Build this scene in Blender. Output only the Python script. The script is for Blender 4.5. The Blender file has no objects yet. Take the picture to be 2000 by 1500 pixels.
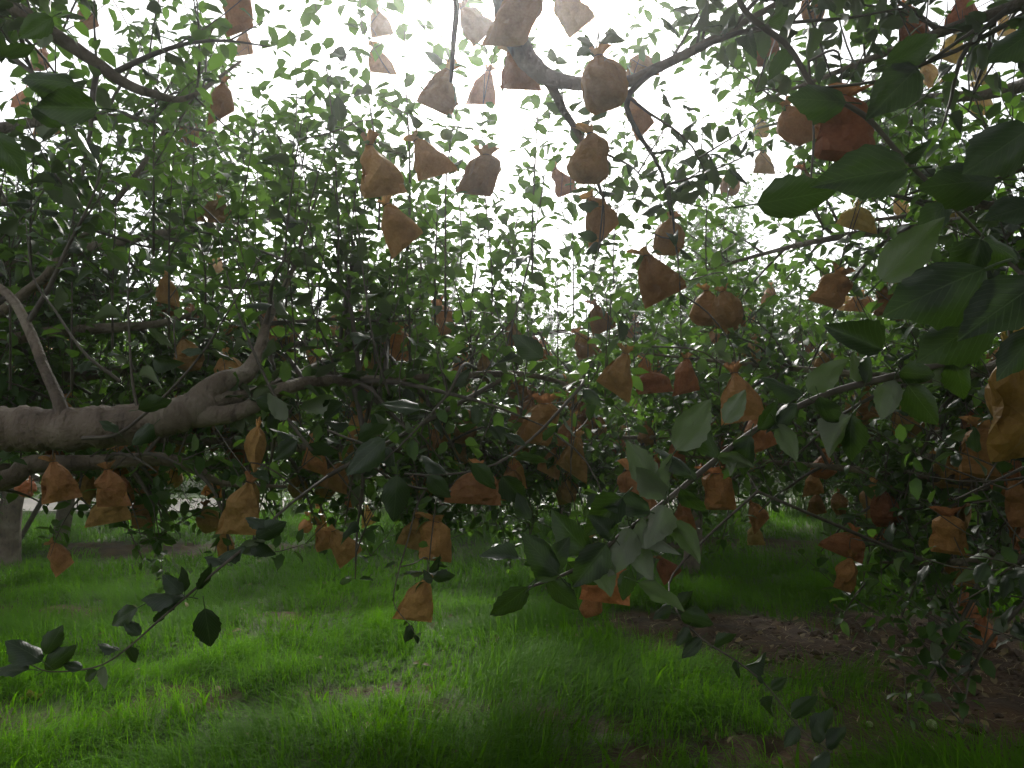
import bpy, math, random
import numpy as np
from mathutils import Vector, Matrix

# ------------------------------------------------------------------ camera, sky, sun, exposure
scene = bpy.context.scene
col = scene.collection
PITCH = math.radians(3.79)
EYE = 1.5
FPX = 1510.0                     # focal length in pixels of the 2000 x 1500 photograph
cam_d = bpy.data.cameras.new('camera')
cam_d.sensor_width = 36.0
cam_d.lens = FPX / 2000.0 * 36.0
cam_d.clip_start = 0.05
cam_d.clip_end = 3000.0
cam = bpy.data.objects.new('camera', cam_d)
cam.location = (0, 0, EYE)
cam.rotation_euler = (math.pi / 2 + PITCH, 0, 0)
col.objects.link(cam)
scene.camera = cam

SUN_EL, SUN_AZ = math.radians(32.0), math.radians(-1.5)     # behind thin cloud, ahead of the camera
world = bpy.data.worlds.new('World')
scene.world = world
world.use_nodes = True
wn, wl = world.node_tree.nodes, world.node_tree.links
bg = wn['Background']
sky = wn.new('ShaderNodeTexSky')
sky.sky_type = 'NISHITA'
sky.sun_disc = False
sky.sun_elevation = SUN_EL
sky.sun_rotation = SUN_AZ
sky.air_density = 1.0
sky.dust_density = 1.5
hsv = wn.new('ShaderNodeHueSaturation')
hsv.inputs['Saturation'].default_value = 0.16            # a white overcast sky
wl.new(sky.outputs[0], hsv.inputs['Color'])
wl.new(hsv.outputs[0], bg.inputs['Color'])
bg.inputs['Strength'].default_value = 0.12
sun_d = bpy.data.lights.new('sun', 'SUN')
sun_d.energy = 2.6
sun_d.angle = math.radians(12)
sun_d.color = (1.0, 0.96, 0.9)
sun = bpy.data.objects.new('sun', sun_d)
col.objects.link(sun)
sdir = Vector((math.sin(SUN_AZ) * math.cos(SUN_EL), math.cos(SUN_AZ) * math.cos(SUN_EL), math.sin(SUN_EL)))
sun.rotation_euler = sdir.to_track_quat('Z', 'Y').to_euler()
sun.location = (0, 0, 30)
vs = scene.view_settings
vs.view_transform = 'Standard'
vs.look = 'None'
vs.gamma = 1.0
vs.use_curve_mapping = False
vs.exposure = 1.03
cy = scene.cycles
cy.use_denoising = True
cy.max_bounces = 6
cy.diffuse_bounces = 3
cy.use_adaptive_sampling = True
cy.adaptive_threshold = 0.02
cy.glossy_bounces = 2
cy.transmission_bounces = 4
cy.transparent_max_bounces = 8
cy.volume_bounces = 1
cy.caustics_reflective = False
cy.caustics_refractive = False
cy.sample_clamp_indirect = 6.0

# ------------------------------------------------------------------ helpers
rng = np.random.default_rng(7)
rnd = random.Random(11)
FW = np.array([0, math.cos(PITCH), math.sin(PITCH)])
UP = np.array([0, -math.sin(PITCH), math.cos(PITCH)])
RT = np.array([1.0, 0, 0])
CAMP = np.array([0, 0, EYE])

def P(x, y, d):
    """the point d metres in front of the lens that stands at a given spot of the view"""
    return CAMP + d * (FW + RT * (x - 1000) / FPX + UP * (750 - y) / FPX)

def project(p):
    v = np.asarray(p) - CAMP
    d = v @ FW
    dd = np.where(np.abs(d) < 1e-6, 1e-6, d)
    return 1000 + FPX * (v @ RT) / dd, 750 - FPX * (v @ UP) / dd, d

def unit(v):
    v = np.asarray(v, float)
    return v / (np.linalg.norm(v, axis=-1, keepdims=True) + 1e-12)

def new_obj(name, mesh, parent=None, mat=None):
    o = bpy.data.objects.new(name, mesh)
    col.objects.link(o)
    if parent is not None:
        o.parent = parent
    if mat is not None and mesh is not None and not mesh.materials:
        mesh.materials.append(mat)
    return o

def empty(name, loc=(0, 0, 0)):
    o = bpy.data.objects.new(name, None)
    o.location = Vector(loc)
    o.empty_display_size = 0.1
    col.objects.link(o)
    return o

def tag(o, label=None, cat=None, group=None, kind=None):
    if label: o['label'] = label
    if cat: o['category'] = cat
    if group: o['group'] = group
    if kind: o['kind'] = kind
    return o

def mesh_np(name, verts, faces, smooth=True, tint=None, uv=None):
    """faces: list of int arrays (n,k)"""
    me = bpy.data.meshes.new(name)
    verts = np.asarray(verts, np.float32)
    me.vertices.add(len(verts))
    me.vertices.foreach_set('co', verts.ravel())
    loops = np.concatenate([f.ravel() for f in faces]).astype(np.int32)
    tot = np.concatenate([np.full(len(f), f.shape[1]) for f in faces]).astype(np.int32)
    start = np.concatenate([[0], np.cumsum(tot)[:-1]]).astype(np.int32)
    me.loops.add(len(loops))
    me.loops.foreach_set('vertex_index', loops)
    me.polygons.add(len(tot))
    me.polygons.foreach_set('loop_start', start)
    try:
        me.polygons.foreach_set('loop_total', tot)
    except Exception:
        pass
    me.polygons.foreach_set('use_smooth', np.full(len(tot), smooth, dtype=bool))
    if tint is not None:
        a = me.attributes.new('tint', 'FLOAT', 'POINT')
        a.data.foreach_set('value', np.asarray(tint, np.float32))
    if uv is not None:
        u = me.uv_layers.new(name='UVMap')
        u.data.foreach_set('uv', np.asarray(uv, np.float32)[loops].ravel())
    me.update(calc_edges=True)
    return me

def vnoise(x, y, seed=0):
    """smooth value noise, numpy"""
    x = np.asarray(x, float); y = np.asarray(y, float)
    xi = np.floor(x).astype(np.int64); yi = np.floor(y).astype(np.int64)
    fx = x - xi; fy = y - yi
    fx = fx * fx * (3 - 2 * fx); fy = fy * fy * (3 - 2 * fy)
    def h(a, b):
        n = (a * 374761393 + b * 668265263 + seed * 974711) & 0xffffffff
        n = ((n ^ (n >> 13)) * 1274126177) & 0xffffffff
        return ((n ^ (n >> 16)) & 0xffff) / 65535.0
    return (h(xi, yi) * (1 - fx) + h(xi + 1, yi) * fx) * (1 - fy) + (h(xi, yi + 1) * (1 - fx) + h(xi + 1, yi + 1) * fx) * fy

# ------------------------------------------------------------------ materials
def new_mat(name):
    m = bpy.data.materials.new(name)
    m.use_nodes = True
    nt = m.node_tree
    for n in list(nt.nodes):
        nt.nodes.remove(n)
    out = nt.nodes.new('ShaderNodeOutputMaterial')
    return m, nt, nt.nodes, nt.links, out

def ramp(nodes, stops):
    r = nodes.new('ShaderNodeValToRGB')
    e = r.color_ramp.elements
    e[0].position, e[0].color = stops[0][0], (*stops[0][1], 1)
    e[1].position, e[1].color = stops[-1][0], (*stops[-1][1], 1)
    for p, c in stops[1:-1]:
        k = e.new(p); k.color = (*c, 1)
    return r

def leaf_mat(name, top, under, trans, rough=0.42, tw=0.3, veins=False, spec=0.4):
    m, nt, N, L, out = new_mat(name)
    at = N.new('ShaderNodeAttribute'); at.attribute_name = 'tint'
    geo = N.new('ShaderNodeNewGeometry')
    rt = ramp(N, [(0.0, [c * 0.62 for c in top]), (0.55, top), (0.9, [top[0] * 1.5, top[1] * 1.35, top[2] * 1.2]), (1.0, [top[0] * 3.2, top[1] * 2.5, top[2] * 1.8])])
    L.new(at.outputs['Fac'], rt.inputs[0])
    noise = N.new('ShaderNodeTexNoise'); noise.inputs['Scale'].default_value = 60
    mx = N.new('ShaderNodeMixRGB'); mx.blend_type = 'MULTIPLY'; mx.inputs[0].default_value = 0.35
    L.new(rt.outputs[0], mx.inputs[1]); L.new(noise.outputs['Color'], mx.inputs[2])
    col_top = mx.outputs[0]
    hgt = noise.outputs['Fac']
    if veins:
        uvn = N.new('ShaderNodeUVMap')
        sep = N.new('ShaderNodeSeparateXYZ'); L.new(uvn.outputs[0], sep.inputs[0])
        ab = N.new('ShaderNodeMath'); ab.operation = 'ABSOLUTE'; L.new(sep.outputs[0], ab.inputs[0])
        a1 = N.new('ShaderNodeMath'); a1.operation = 'MULTIPLY_ADD'; L.new(ab.outputs[0], a1.inputs[0]); a1.inputs[1].default_value = -0.5
        L.new(sep.outputs[1], a1.inputs[2])
        s = N.new('ShaderNodeMath'); s.operation = 'MULTIPLY'; s.inputs[1].default_value = 62; L.new(a1.outputs[0], s.inputs[0])
        sn = N.new('ShaderNodeMath'); sn.operation = 'SINE'; L.new(s.outputs[0], sn.inputs[0])
        pw = N.new('ShaderNodeMapRange'); pw.inputs['From Min'].default_value = 0.8; pw.inputs['From Max'].default_value = 1.0
        L.new(sn.outputs[0], pw.inputs['Value'])
        mid = N.new('ShaderNodeMapRange'); mid.inputs['From Min'].default_value = 0.035; mid.inputs['From Max'].default_value = 0.0
        L.new(ab.outputs[0], mid.inputs['Value'])
        mxv = N.new('ShaderNodeMath'); mxv.operation = 'MAXIMUM'
        h2 = N.new('ShaderNodeMath'); h2.operation = 'MULTIPLY'; h2.inputs[1].default_value = 0.5; L.new(pw.outputs[0], h2.inputs[0])
        L.new(h2.outputs[0], mxv.inputs[0]); L.new(mid.outputs[0], mxv.inputs[1])
        vm = N.new('ShaderNodeMixRGB'); L.new(mxv.outputs[0], vm.inputs[0]); L.new(col_top, vm.inputs[1])
        vm.inputs[2].default_value = (top[0] * 2.6, top[1] * 2.0, top[2] * 2.4, 1)
        col_top = vm.outputs[0]
        hgt = mxv.outputs[0]
    un = N.new('ShaderNodeMixRGB'); un.blend_type = 'MULTIPLY'; un.inputs[0].default_value = 0.3
    un.inputs[1].default_value = (*under, 1); L.new(noise.outputs['Color'], un.inputs[2])
    side = N.new('ShaderNodeMixRGB'); L.new(geo.outputs['Backfacing'], side.inputs[0])
    L.new(col_top, side.inputs[1]); L.new(un.outputs[0], side.inputs[2])
    bs = N.new('ShaderNodeBsdfPrincipled')
    L.new(side.outputs[0], bs.inputs['Base Color'])
    bs.inputs['Roughness'].default_value = rough
    bs.inputs['Specular IOR Level'].default_value = spec
    bump = N.new('ShaderNodeBump'); bump.inputs['Strength'].default_value = 0.25; bump.inputs['Distance'].default_value = 0.002
    L.new(hgt, bump.inputs['Height']); L.new(bump.outputs[0], bs.inputs['Normal'])
    tr = N.new('ShaderNodeBsdfTranslucent')
    tr.inputs[0].default_value = (*trans, 1)
    ms = N.new('ShaderNodeMixShader'); ms.inputs[0].default_value = tw
    L.new(bs.outputs[0], ms.inputs[1]); L.new(tr.outputs[0], ms.inputs[2])
    L.new(ms.outputs[0], out.inputs[0])
    return m

M = {}
M['leaf'] = leaf_mat('apple_leaf', (0.040, 0.085, 0.018), (0.095, 0.14, 0.06), (0.15, 0.32, 0.025), tw=0.30, spec=0.3)
M['leaf_near'] = leaf_mat('apple_leaf_near', (0.022, 0.042, 0.015), (0.19, 0.215, 0.15), (0.09, 0.20, 0.012), rough=0.42, tw=0.11, veins=True)
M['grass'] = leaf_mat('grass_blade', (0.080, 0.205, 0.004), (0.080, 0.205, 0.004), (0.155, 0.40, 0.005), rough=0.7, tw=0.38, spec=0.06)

def bark_mat():
    m, nt, N, L, out = new_mat('apple_bark')
    tc = N.new('ShaderNodeTexCoord')
    n1 = N.new('ShaderNodeTexNoise'); n1.inputs['Scale'].default_value = 7; n1.inputs['Detail'].default_value = 8
    n2 = N.new('ShaderNodeTexNoise'); n2.inputs['Scale'].default_value = 90; n2.inputs['Detail'].default_value = 4
    mp = N.new('ShaderNodeMapping'); mp.inputs['Scale'].default_value = (55, 14, 14)
    n3 = N.new('ShaderNodeTexNoise'); n3.inputs['Scale'].default_value = 1.0; n3.inputs['Detail'].default_value = 3
    for n in (n1, n2): L.new(tc.outputs['Object'], n.inputs['Vector'])
    L.new(tc.outputs['Object'], mp.inputs[0]); L.new(mp.outputs[0], n3.inputs['Vector'])
    r = ramp(N, [(0.3, (0.075, 0.055, 0.042)), (0.47, (0.165, 0.12, 0.09)), (0.56, (0.205, 0.158, 0.122)), (0.72, (0.30, 0.25, 0.20))])
    L.new(n1.outputs['Fac'], r.inputs[0])
    r2 = ramp(N, [(0.28, (0.3, 0.27, 0.25)), (0.42, (1, 1, 1))])
    L.new(n3.outputs['Fac'], r2.inputs[0])
    mx = N.new('ShaderNodeMixRGB'); mx.blend_type = 'MULTIPLY'; mx.inputs[0].default_value = 0.75
    L.new(r.outputs[0], mx.inputs[1]); L.new(r2.outputs[0], mx.inputs[2])
    bs = N.new('ShaderNodeBsdfPrincipled'); bs.inputs['Roughness'].default_value = 0.75
    L.new(mx.outputs[0], bs.inputs['Base Color'])
    ad = N.new('ShaderNodeMath'); ad.operation = 'ADD'; L.new(n2.outputs['Fac'], ad.inputs[0]); L.new(n3.outputs['Fac'], ad.inputs[1])
    b = N.new('ShaderNodeBump'); b.inputs['Strength'].default_value = 0.9; b.inputs['Distance'].default_value = 0.008
    L.new(ad.outputs[0], b.inputs['Height']); L.new(b.outputs[0], bs.inputs['Normal'])
    L.new(bs.outputs[0], out.inputs[0])
    return m
M['bark'] = bark_mat()

def simple_noise_mat(name, c1, c2, scale=8, rough=0.8, bump=0.2, dist=0.003):
    m, nt, N, L, out = new_mat(name)
    tc = N.new('ShaderNodeTexCoord')
    n1 = N.new('ShaderNodeTexNoise'); n1.inputs['Scale'].default_value = scale; n1.inputs['Detail'].default_value = 6
    L.new(tc.outputs['Object'], n1.inputs['Vector'])
    r = ramp(N, [(0.3, c1), (0.7, c2)]); L.new(n1.outputs['Fac'], r.inputs[0])
    bs = N.new('ShaderNodeBsdfPrincipled'); bs.inputs['Roughness'].default_value = rough
    L.new(r.outputs[0], bs.inputs['Base Color'])
    b = N.new('ShaderNodeBump'); b.inputs['Strength'].default_value = bump; b.inputs['Distance'].default_value = dist
    L.new(n1.outputs['Fac'], b.inputs['Height']); L.new(b.outputs[0], bs.inputs['Normal'])
    L.new(bs.outputs[0], out.inputs[0])
    return m
M['twig'] = simple_noise_mat('twig_bark', (0.055, 0.042, 0.034), (0.13, 0.105, 0.085), 30, 0.65)
M['wood'] = simple_noise_mat('prop_wood', (0.06, 0.045, 0.03), (0.13, 0.1, 0.07), 20)
M['wire'] = simple_noise_mat('tie_wire', (0.05, 0.035, 0.025), (0.09, 0.06, 0.045), 30, 0.5)
M['road'] = simple_noise_mat('road_concrete', (0.34, 0.31, 0.26), (0.45, 0.41, 0.35), 3)
M['wall'] = simple_noise_mat('wall_plaster', (0.33, 0.34, 0.25), (0.45, 0.46, 0.35), 2)
M['pole'] = simple_noise_mat('pole_concrete', (0.55, 0.5, 0.44), (0.68, 0.63, 0.55), 4)
M['straw'] = simple_noise_mat('dry_straw', (0.26, 0.20, 0.10), (0.42, 0.34, 0.19), 6)

def paper_mat(name, c, c2, tw=0.28):
    m, nt, N, L, out = new_mat(name)
    tc = N.new('ShaderNodeTexCoord')
    oi = N.new('ShaderNodeObjectInfo')
    n1 = N.new('ShaderNodeTexNoise'); n1.inputs['Scale'].default_value = 22; n1.inputs['Detail'].default_value = 5
    L.new(tc.outputs['Object'], n1.inputs['Vector'])
    r = ramp(N, [(0.3, c2), (0.65, c)]); L.new(n1.outputs['Fac'], r.inputs[0])
    hs = N.new('ShaderNodeHueSaturation')
    mr = N.new('ShaderNodeMapRange'); mr.inputs['To Min'].default_value = 0.68; mr.inputs['To Max'].default_value = 1.3
    L.new(oi.outputs['Random'], mr.inputs['Value']); L.new(mr.outputs[0], hs.inputs['Value'])
    L.new(r.outputs[0], hs.inputs['Color'])
    n5 = N.new('ShaderNodeTexNoise'); n5.inputs['Scale'].default_value = 2.6; n5.inputs['Detail'].default_value = 7
    ofs = N.new('ShaderNodeVectorMath'); ofs.operation = 'MULTIPLY_ADD'; ofs.inputs[1].default_value = (1, 1, 1)
    L.new(tc.outputs['Object'], ofs.inputs[0]); 
    sc9 = N.new('ShaderNodeMath'); sc9.operation = 'MULTIPLY'; sc9.inputs[1].default_value = 37.0; L.new(oi.outputs['Random'], sc9.inputs[0]); L.new(sc9.outputs[0], ofs.inputs[2])
    L.new(ofs.outputs[0], n5.inputs['Vector'])
    st = ramp(N, [(0.36, (0.50, 0.47, 0.45)), (0.46, (0.86, 0.84, 0.82)), (0.62, (1.0, 1.0, 1.0))]); L.new(n5.outputs['Fac'], st.inputs[0])
    stm = N.new('ShaderNodeMixRGB'); stm.blend_type = 'MULTIPLY'; stm.inputs[0].default_value = 0.5
    L.new(hs.outputs[0], stm.inputs[1]); L.new(st.outputs[0], stm.inputs[2])
    hj = N.new('ShaderNodeMapRange'); hj.inputs['To Min'].default_value = 0.485; hj.inputs['To Max'].default_value = 0.515
    fr = N.new('ShaderNodeMath'); fr.operation = 'FRACT'; L.new(sc9.outputs[0], fr.inputs[0]); L.new(fr.outputs[0], hj.inputs['Value']); L.new(hj.outputs[0], hs.inputs['Hue'])
    hs = stm
    bs = N.new('ShaderNodeBsdfPrincipled'); bs.inputs['Roughness'].default_value = 0.62
    bs.inputs['Specular IOR Level'].default_value = 0.25
    L.new(hs.outputs[0], bs.inputs['Base Color'])
    vo = N.new('ShaderNodeTexVoronoi'); vo.inputs['Scale'].default_value = 5; vo.feature = 'F1'
    L.new(tc.outputs['Object'], vo.inputs['Vector'])
    b = N.new('ShaderNodeBump'); b.inputs['Strength'].default_value = 0.3; b.inputs['Distance'].default_value = 0.02
    L.new(vo.outputs['Distance'], b.inputs['Height']); L.new(b.outputs[0], bs.inputs['Normal'])
    tr = N.new('ShaderNodeBsdfTranslucent'); L.new(hs.outputs[0], tr.inputs[0])
    ms = N.new('ShaderNodeMixShader'); ms.inputs[0].default_value = tw
    L.new(bs.outputs[0], ms.inputs[1]); L.new(tr.outputs[0], ms.inputs[2])
    L.new(ms.outputs[0], out.inputs[0])
    return m
M['brown'] = paper_mat('brown_paper', (0.50, 0.27, 0.11), (0.42, 0.215, 0.082))
M['red'] = paper_mat('reddish_paper', (0.46, 0.205, 0.082), (0.37, 0.155, 0.058))
M['tan'] = paper_mat('tan_paper', (0.60, 0.43, 0.14), (0.52, 0.35, 0.10))

def apple_mat():
    m, nt, N, L, out = new_mat('green_apple_skin')
    tc = N.new('ShaderNodeTexCoord')
    n1 = N.new('ShaderNodeTexNoise'); n1.inputs['Scale'].default_value = 40
    L.new(tc.outputs['Object'], n1.inputs['Vector'])
    r = ramp(N, [(0.35, (0.20, 0.27, 0.075)), (0.7, (0.30, 0.37, 0.13))]); L.new(n1.outputs['Fac'], r.inputs[0])
    bs = N.new('ShaderNodeBsdfPrincipled'); bs.inputs['Roughness'].default_value = 0.38
    L.new(r.outputs[0], bs.inputs['Base Color']); L.new(bs.outputs[0], out.inputs[0])
    return m
M['shaded_tan'] = paper_mat('shaded_tan_paper', (0.38, 0.24, 0.05), (0.30, 0.18, 0.035))  # tan paper darkened, the bag's shade is put into its colour
M['apple'] = apple_mat()

# ------------------------------------------------------------------ ground and grass
PATCH = [  # bare soil: x, y, rx, ry, strength
    (2.9, 5.8, 1.8, 0.8, 1.1), (2.4, 4.15, 0.9, 0.7, 0.7), (1.55, 6.3, 0.75, 0.33, 0.8), (3.6, 4.6, 1.1, 0.8, 0.85),
    (-1.95, 4.55, 0.34, 0.22, 0.5), (-2.65, 4.25, 0.5, 0.4, 0.5), (-3.9, 6.7, 0.6, 0.3, 0.9), (-1.95, 6.7, 0.3, 0.18, 0.6),
    (-0.75, 4.6, 0.4, 0.11, 0.55), (-0.2, 4.25, 0.35, 0.1, 0.5), (0.35, 4.1, 0.3, 0.13, 0.7), (-4.6, 10.3, 1.5, 0.5, 0.95), (-2.9, 10.2, 0.9, 0.35, 0.8),
    (4.0, 10.9, 3.6, 0.5, 0.9), (1.3, 3.75, 0.5, 0.2, 0.7), (0.4, 3.6, 0.3, 0.2, 0.7)]
def grass_mask(x, y):
    n = (vnoise(x * 1.6, y * 1.6, 3) - 0.5) * 1.0 + (vnoise(x * 5.5, y * 5.5, 4) - 0.5) * 0.7
    g = 0.80 + 0.40 * (vnoise(x * 0.9, y * 0.9, 8) - 0.3) + n * 0.25
    for px, py, rx, ry, s in PATCH:
        r = np.sqrt(((x - px) / rx) ** 2 + ((y - py) / ry) ** 2) + n * 0.55
        g = g - s * np.clip(1.5 - r * 1.1, 0, 1)
    return np.clip(g, 0, 1)
def ground_z(x, y):
    near = np.exp(-((y - 6) / 12.0) ** 2)
    return near * (0.07 * (vnoise(x * 0.7, y * 0.7, 21) - 0.5) + 0.05 * (vnoise(x * 2.3, y * 2.3, 22) - 0.5))

def build_ground():
    xs = np.concatenate([[-1500, -300, -80, -30, -14], np.linspace(-8, 8, 230), [14, 30, 80, 300, 1500]])
    ys = np.concatenate([[-600, -100, -20, -6, -1, 1], np.linspace(2.6, 13.5, 200), [14.5, 16, 20, 30, 60, 150, 500, 2500]])
    X, Y = np.meshgrid(xs, ys)
    g = grass_mask(X, Y)
    bare = 1 - g
    Z = ground_z(X, Y)
    inner = (np.abs(X) < 9) & (Y > 2) & (Y < 14)
    clod = (vnoise(X * 9, Y * 9, 31) - 0.5) * 0.045 + (vnoise(X * 21, Y * 21, 32) - 0.5) * 0.028
    Z = np.where(inner, Z + clod * (0.25 + bare), -0.02)
    nx, ny = len(xs), len(ys)
    idx = np.arange(nx * ny).reshape(ny, nx)
    f = np.stack([idx[:-1, :-1], idx[:-1, 1:], idx[1:, 1:], idx[1:, :-1]], -1).reshape(-1, 4)
    me = mesh_np('ground', np.stack([X, Y, Z], -1).reshape(-1, 3), [f], True, tint=g.ravel())
    m, nt, N, L, out = new_mat('orchard_soil')
    tc = N.new('ShaderNodeTexCoord')
    n1 = N.new('ShaderNodeTexNoise'); n1.inputs['Scale'].default_value = 4; n1.inputs['Detail'].default_value = 9
    n2 = N.new('ShaderNodeTexNoise'); n2.inputs['Scale'].default_value = 38; n2.inputs['Detail'].default_value = 6
    for n in (n1, n2): L.new(tc.outputs['Object'], n.inputs['Vector'])
    r = ramp(N, [(0.3, (0.026, 0.012, 0.004)), (0.55, (0.060, 0.029, 0.009)), (0.75, (0.115, 0.062, 0.022))])
    L.new(n1.outputs['Fac'], r.inputs[0])
    gr = ramp(N, [(0.35, (0.035, 0.085, 0.012)), (0.7, (0.07, 0.15, 0.02))]); L.new(n2.outputs['Fac'], gr.inputs[0])
    at = N.new('ShaderNodeAttribute'); at.attribute_name = 'tint'
    mr = N.new('ShaderNodeMapRange'); mr.inputs['From Min'].default_value = 0.35; mr.inputs['From Max'].default_value = 0.9; mr.inputs['To Max'].default_value = 0.8
    L.new(at.outputs['Fac'], mr.inputs['Value'])
    mx = N.new('ShaderNodeMixRGB'); L.new(mr.outputs[0], mx.inputs[0]); L.new(r.outputs[0], mx.inputs[1]); L.new(gr.outputs[0], mx.inputs[2])
    bs = N.new('ShaderNodeBsdfPrincipled'); bs.inputs['Roughness'].default_value = 0.95
    L.new(mx.outputs[0], bs.inputs['Base Color'])
    b = N.new('ShaderNodeBump'); b.inputs['Strength'].default_value = 0.8; b.inputs['Distance'].default_value = 0.02
    L.new(n2.outputs['Fac'], b.inputs['Height']); L.new(b.outputs[0], bs.inputs['Normal'])
    L.new(bs.outputs[0], out.inputs[0])
    tag(new_obj('ground', me, mat=m), kind='structure')
build_ground()

def blades(px, py, h, w, lean, az, seg, tint):
    """tapering bent grass blades -> verts, faces"""
    n = len(px)
    pz = ground_z(px, py) - 0.01
    t = np.linspace(0, 1, seg + 1)
    dx, dy = np.cos(az), np.sin(az)
    bend = lean[:, None] * t[None] ** 1.7
    hh = h[:, None] * (t[None] - 0.38 * np.clip(lean / h, 0, 1.6)[:, None] * t[None] ** 2.6)
    cx = px[:, None] + dx[:, None] * bend
    cyy = py[:, None] + dy[:, None] * bend
    cz = pz[:, None] + hh
    ww = w[:, None] * (1 - 0.92 * t[None] ** 1.6) * 0.5
    ox, oy = -dy[:, None] * ww, dx[:, None] * ww
    Lv = np.stack([cx - ox, cyy - oy, cz], -1); Rv = np.stack([cx + ox, cyy + oy, cz], -1)
    V = np.stack([Lv, Rv], 2).reshape(n, (seg + 1) * 2, 3)
    base = np.arange(n)[:, None, None] * (seg + 1) * 2
    k = np.arange(seg)[None, :, None] * 2
    q = np.array([0, 1, 3, 2])[None, None]
    F = (base + k + q).reshape(-1, 4)
    return V.reshape(-1, 3), F, np.repeat(tint, (seg + 1) * 2)

def build_grass():
    Vs, Fs, Ts = [], [], []
    off = 0
    def add(y0, y1, dens, h0, h1, w0, w1, seg, side=0.72, clump=1):
        nonlocal off
        area = side * (y1 * y1 - y0 * y0) + 1.2 * (y1 - y0)
        n = int(area * dens)
        y = np.sqrt(rng.uniform(y0 * y0, y1 * y1, n))
        x = rng.uniform(-1, 1, n) * (side * y + 0.6)
        keep = rng.uniform(0, 1, n) < grass_mask(x, y) ** 1.6
        x, y = x[keep], y[keep]
        n = len(x)
        if clump > 1:
            x = np.repeat(x, clump) + rng.normal(0, 0.012, n * clump)
            y = np.repeat(y, clump) + rng.normal(0, 0.012, n * clump)
            n = len(x)
        tall = 0.35 + 1.15 * vnoise(x * 2.1, y * 2.1, 14) * (0.6 + 0.4 * grass_mask(x, y))
        h = rng.uniform(h0, h1, n) * tall
        flow = 2.2 * math.pi * vnoise(x * 0.8, y * 0.8, 17)
        az = flow + rng.normal(0, 0.9, n)
        lean = h * np.abs(rng.normal(0.95, 0.45, n))
        w = rng.uniform(w0, w1, n)
        tint = np.clip(0.2 + 0.5 * vnoise(x * 1.1, y * 1.1, 19) + rng.normal(0, 0.16, n) + 0.28 * np.exp(-((y - 8.9 - 0.12 * x) / 0.9) ** 2) - 0.22 * np.clip((5.4 - y) / 1.6, 0, 1), 0, 0.97)  # bright strip and darker foreground: light and shade put into blade colour
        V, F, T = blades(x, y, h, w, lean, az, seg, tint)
        Vs.append(V); Fs.append(F + off); Ts.append(T); off += len(V)
    add(2.9, 5.2, 900, 0.12, 0.27, 0.0027, 0.006, 4, clump=4)
    add(5.2, 8.0, 600, 0.12, 0.26, 0.003, 0.007, 3, clump=4)
    add(8.0, 14.3, 170, 0.13, 0.27, 0.008, 0.016, 2, clump=3)
    add(2.9, 4.6, 40, 0.16, 0.32, 0.012, 0.022, 5)
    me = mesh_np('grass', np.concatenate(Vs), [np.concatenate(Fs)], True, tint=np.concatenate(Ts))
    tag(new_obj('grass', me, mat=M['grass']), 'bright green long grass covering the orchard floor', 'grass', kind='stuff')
    print('grass tris', 2 * sum(len(f) for f in Fs))
build_grass()

def build_verge():
    n = 4000
    x = rng.uniform(-4.6, 16, n); y = rng.uniform(14.2, 15.0, n)
    h = rng.uniform(0.25, 0.75, n) * (0.5 + 0.7 * vnoise(x * 1.5, y, 51))
    V, F, T = blades(x, y, h, rng.uniform(0.012, 0.035, n), h * np.abs(rng.normal(0.4, 0.3, n)), rng.uniform(0, 6.28, n), 3, np.clip(rng.normal(0.3, 0.2, n), 0, 0.9))
    tag(new_obj('verge_weeds', mesh_np('verge_weeds', V, [F], True, tint=T), mat=M['leaf']), 'tall dark weeds growing along the edge of the road', 'weeds', kind='stuff')
build_verge()
def build_litter():
    n = 1500
    x = np.concatenate([rng.normal(2.6, 1.3, n), rng.uniform(-4, 4, 500)])
    y = np.concatenate([rng.normal(5.6, 0.85, n), rng.uniform(3.2, 9, 500)])
    k = rng.uniform(0, 1, len(x)) > grass_mask(x, y) * 1.2
    x, y = x[k], y[k]; n = len(x)
    V, F, T = blades(x, y, rng.uniform(0.02, 0.05, n), rng.uniform(0.003, 0.006, n), rng.uniform(0.05, 0.16, n), rng.uniform(0, 6.28, n), 3, rng.uniform(0, 1, n))
    V[:, 2] += 0.012
    tag(new_obj('straw_litter', mesh_np('straw_litter', V, [F], True), mat=M['straw']), 'dry straw and grass litter scattered on the bare soil', 'litter', kind='stuff')
build_litter()
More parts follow.
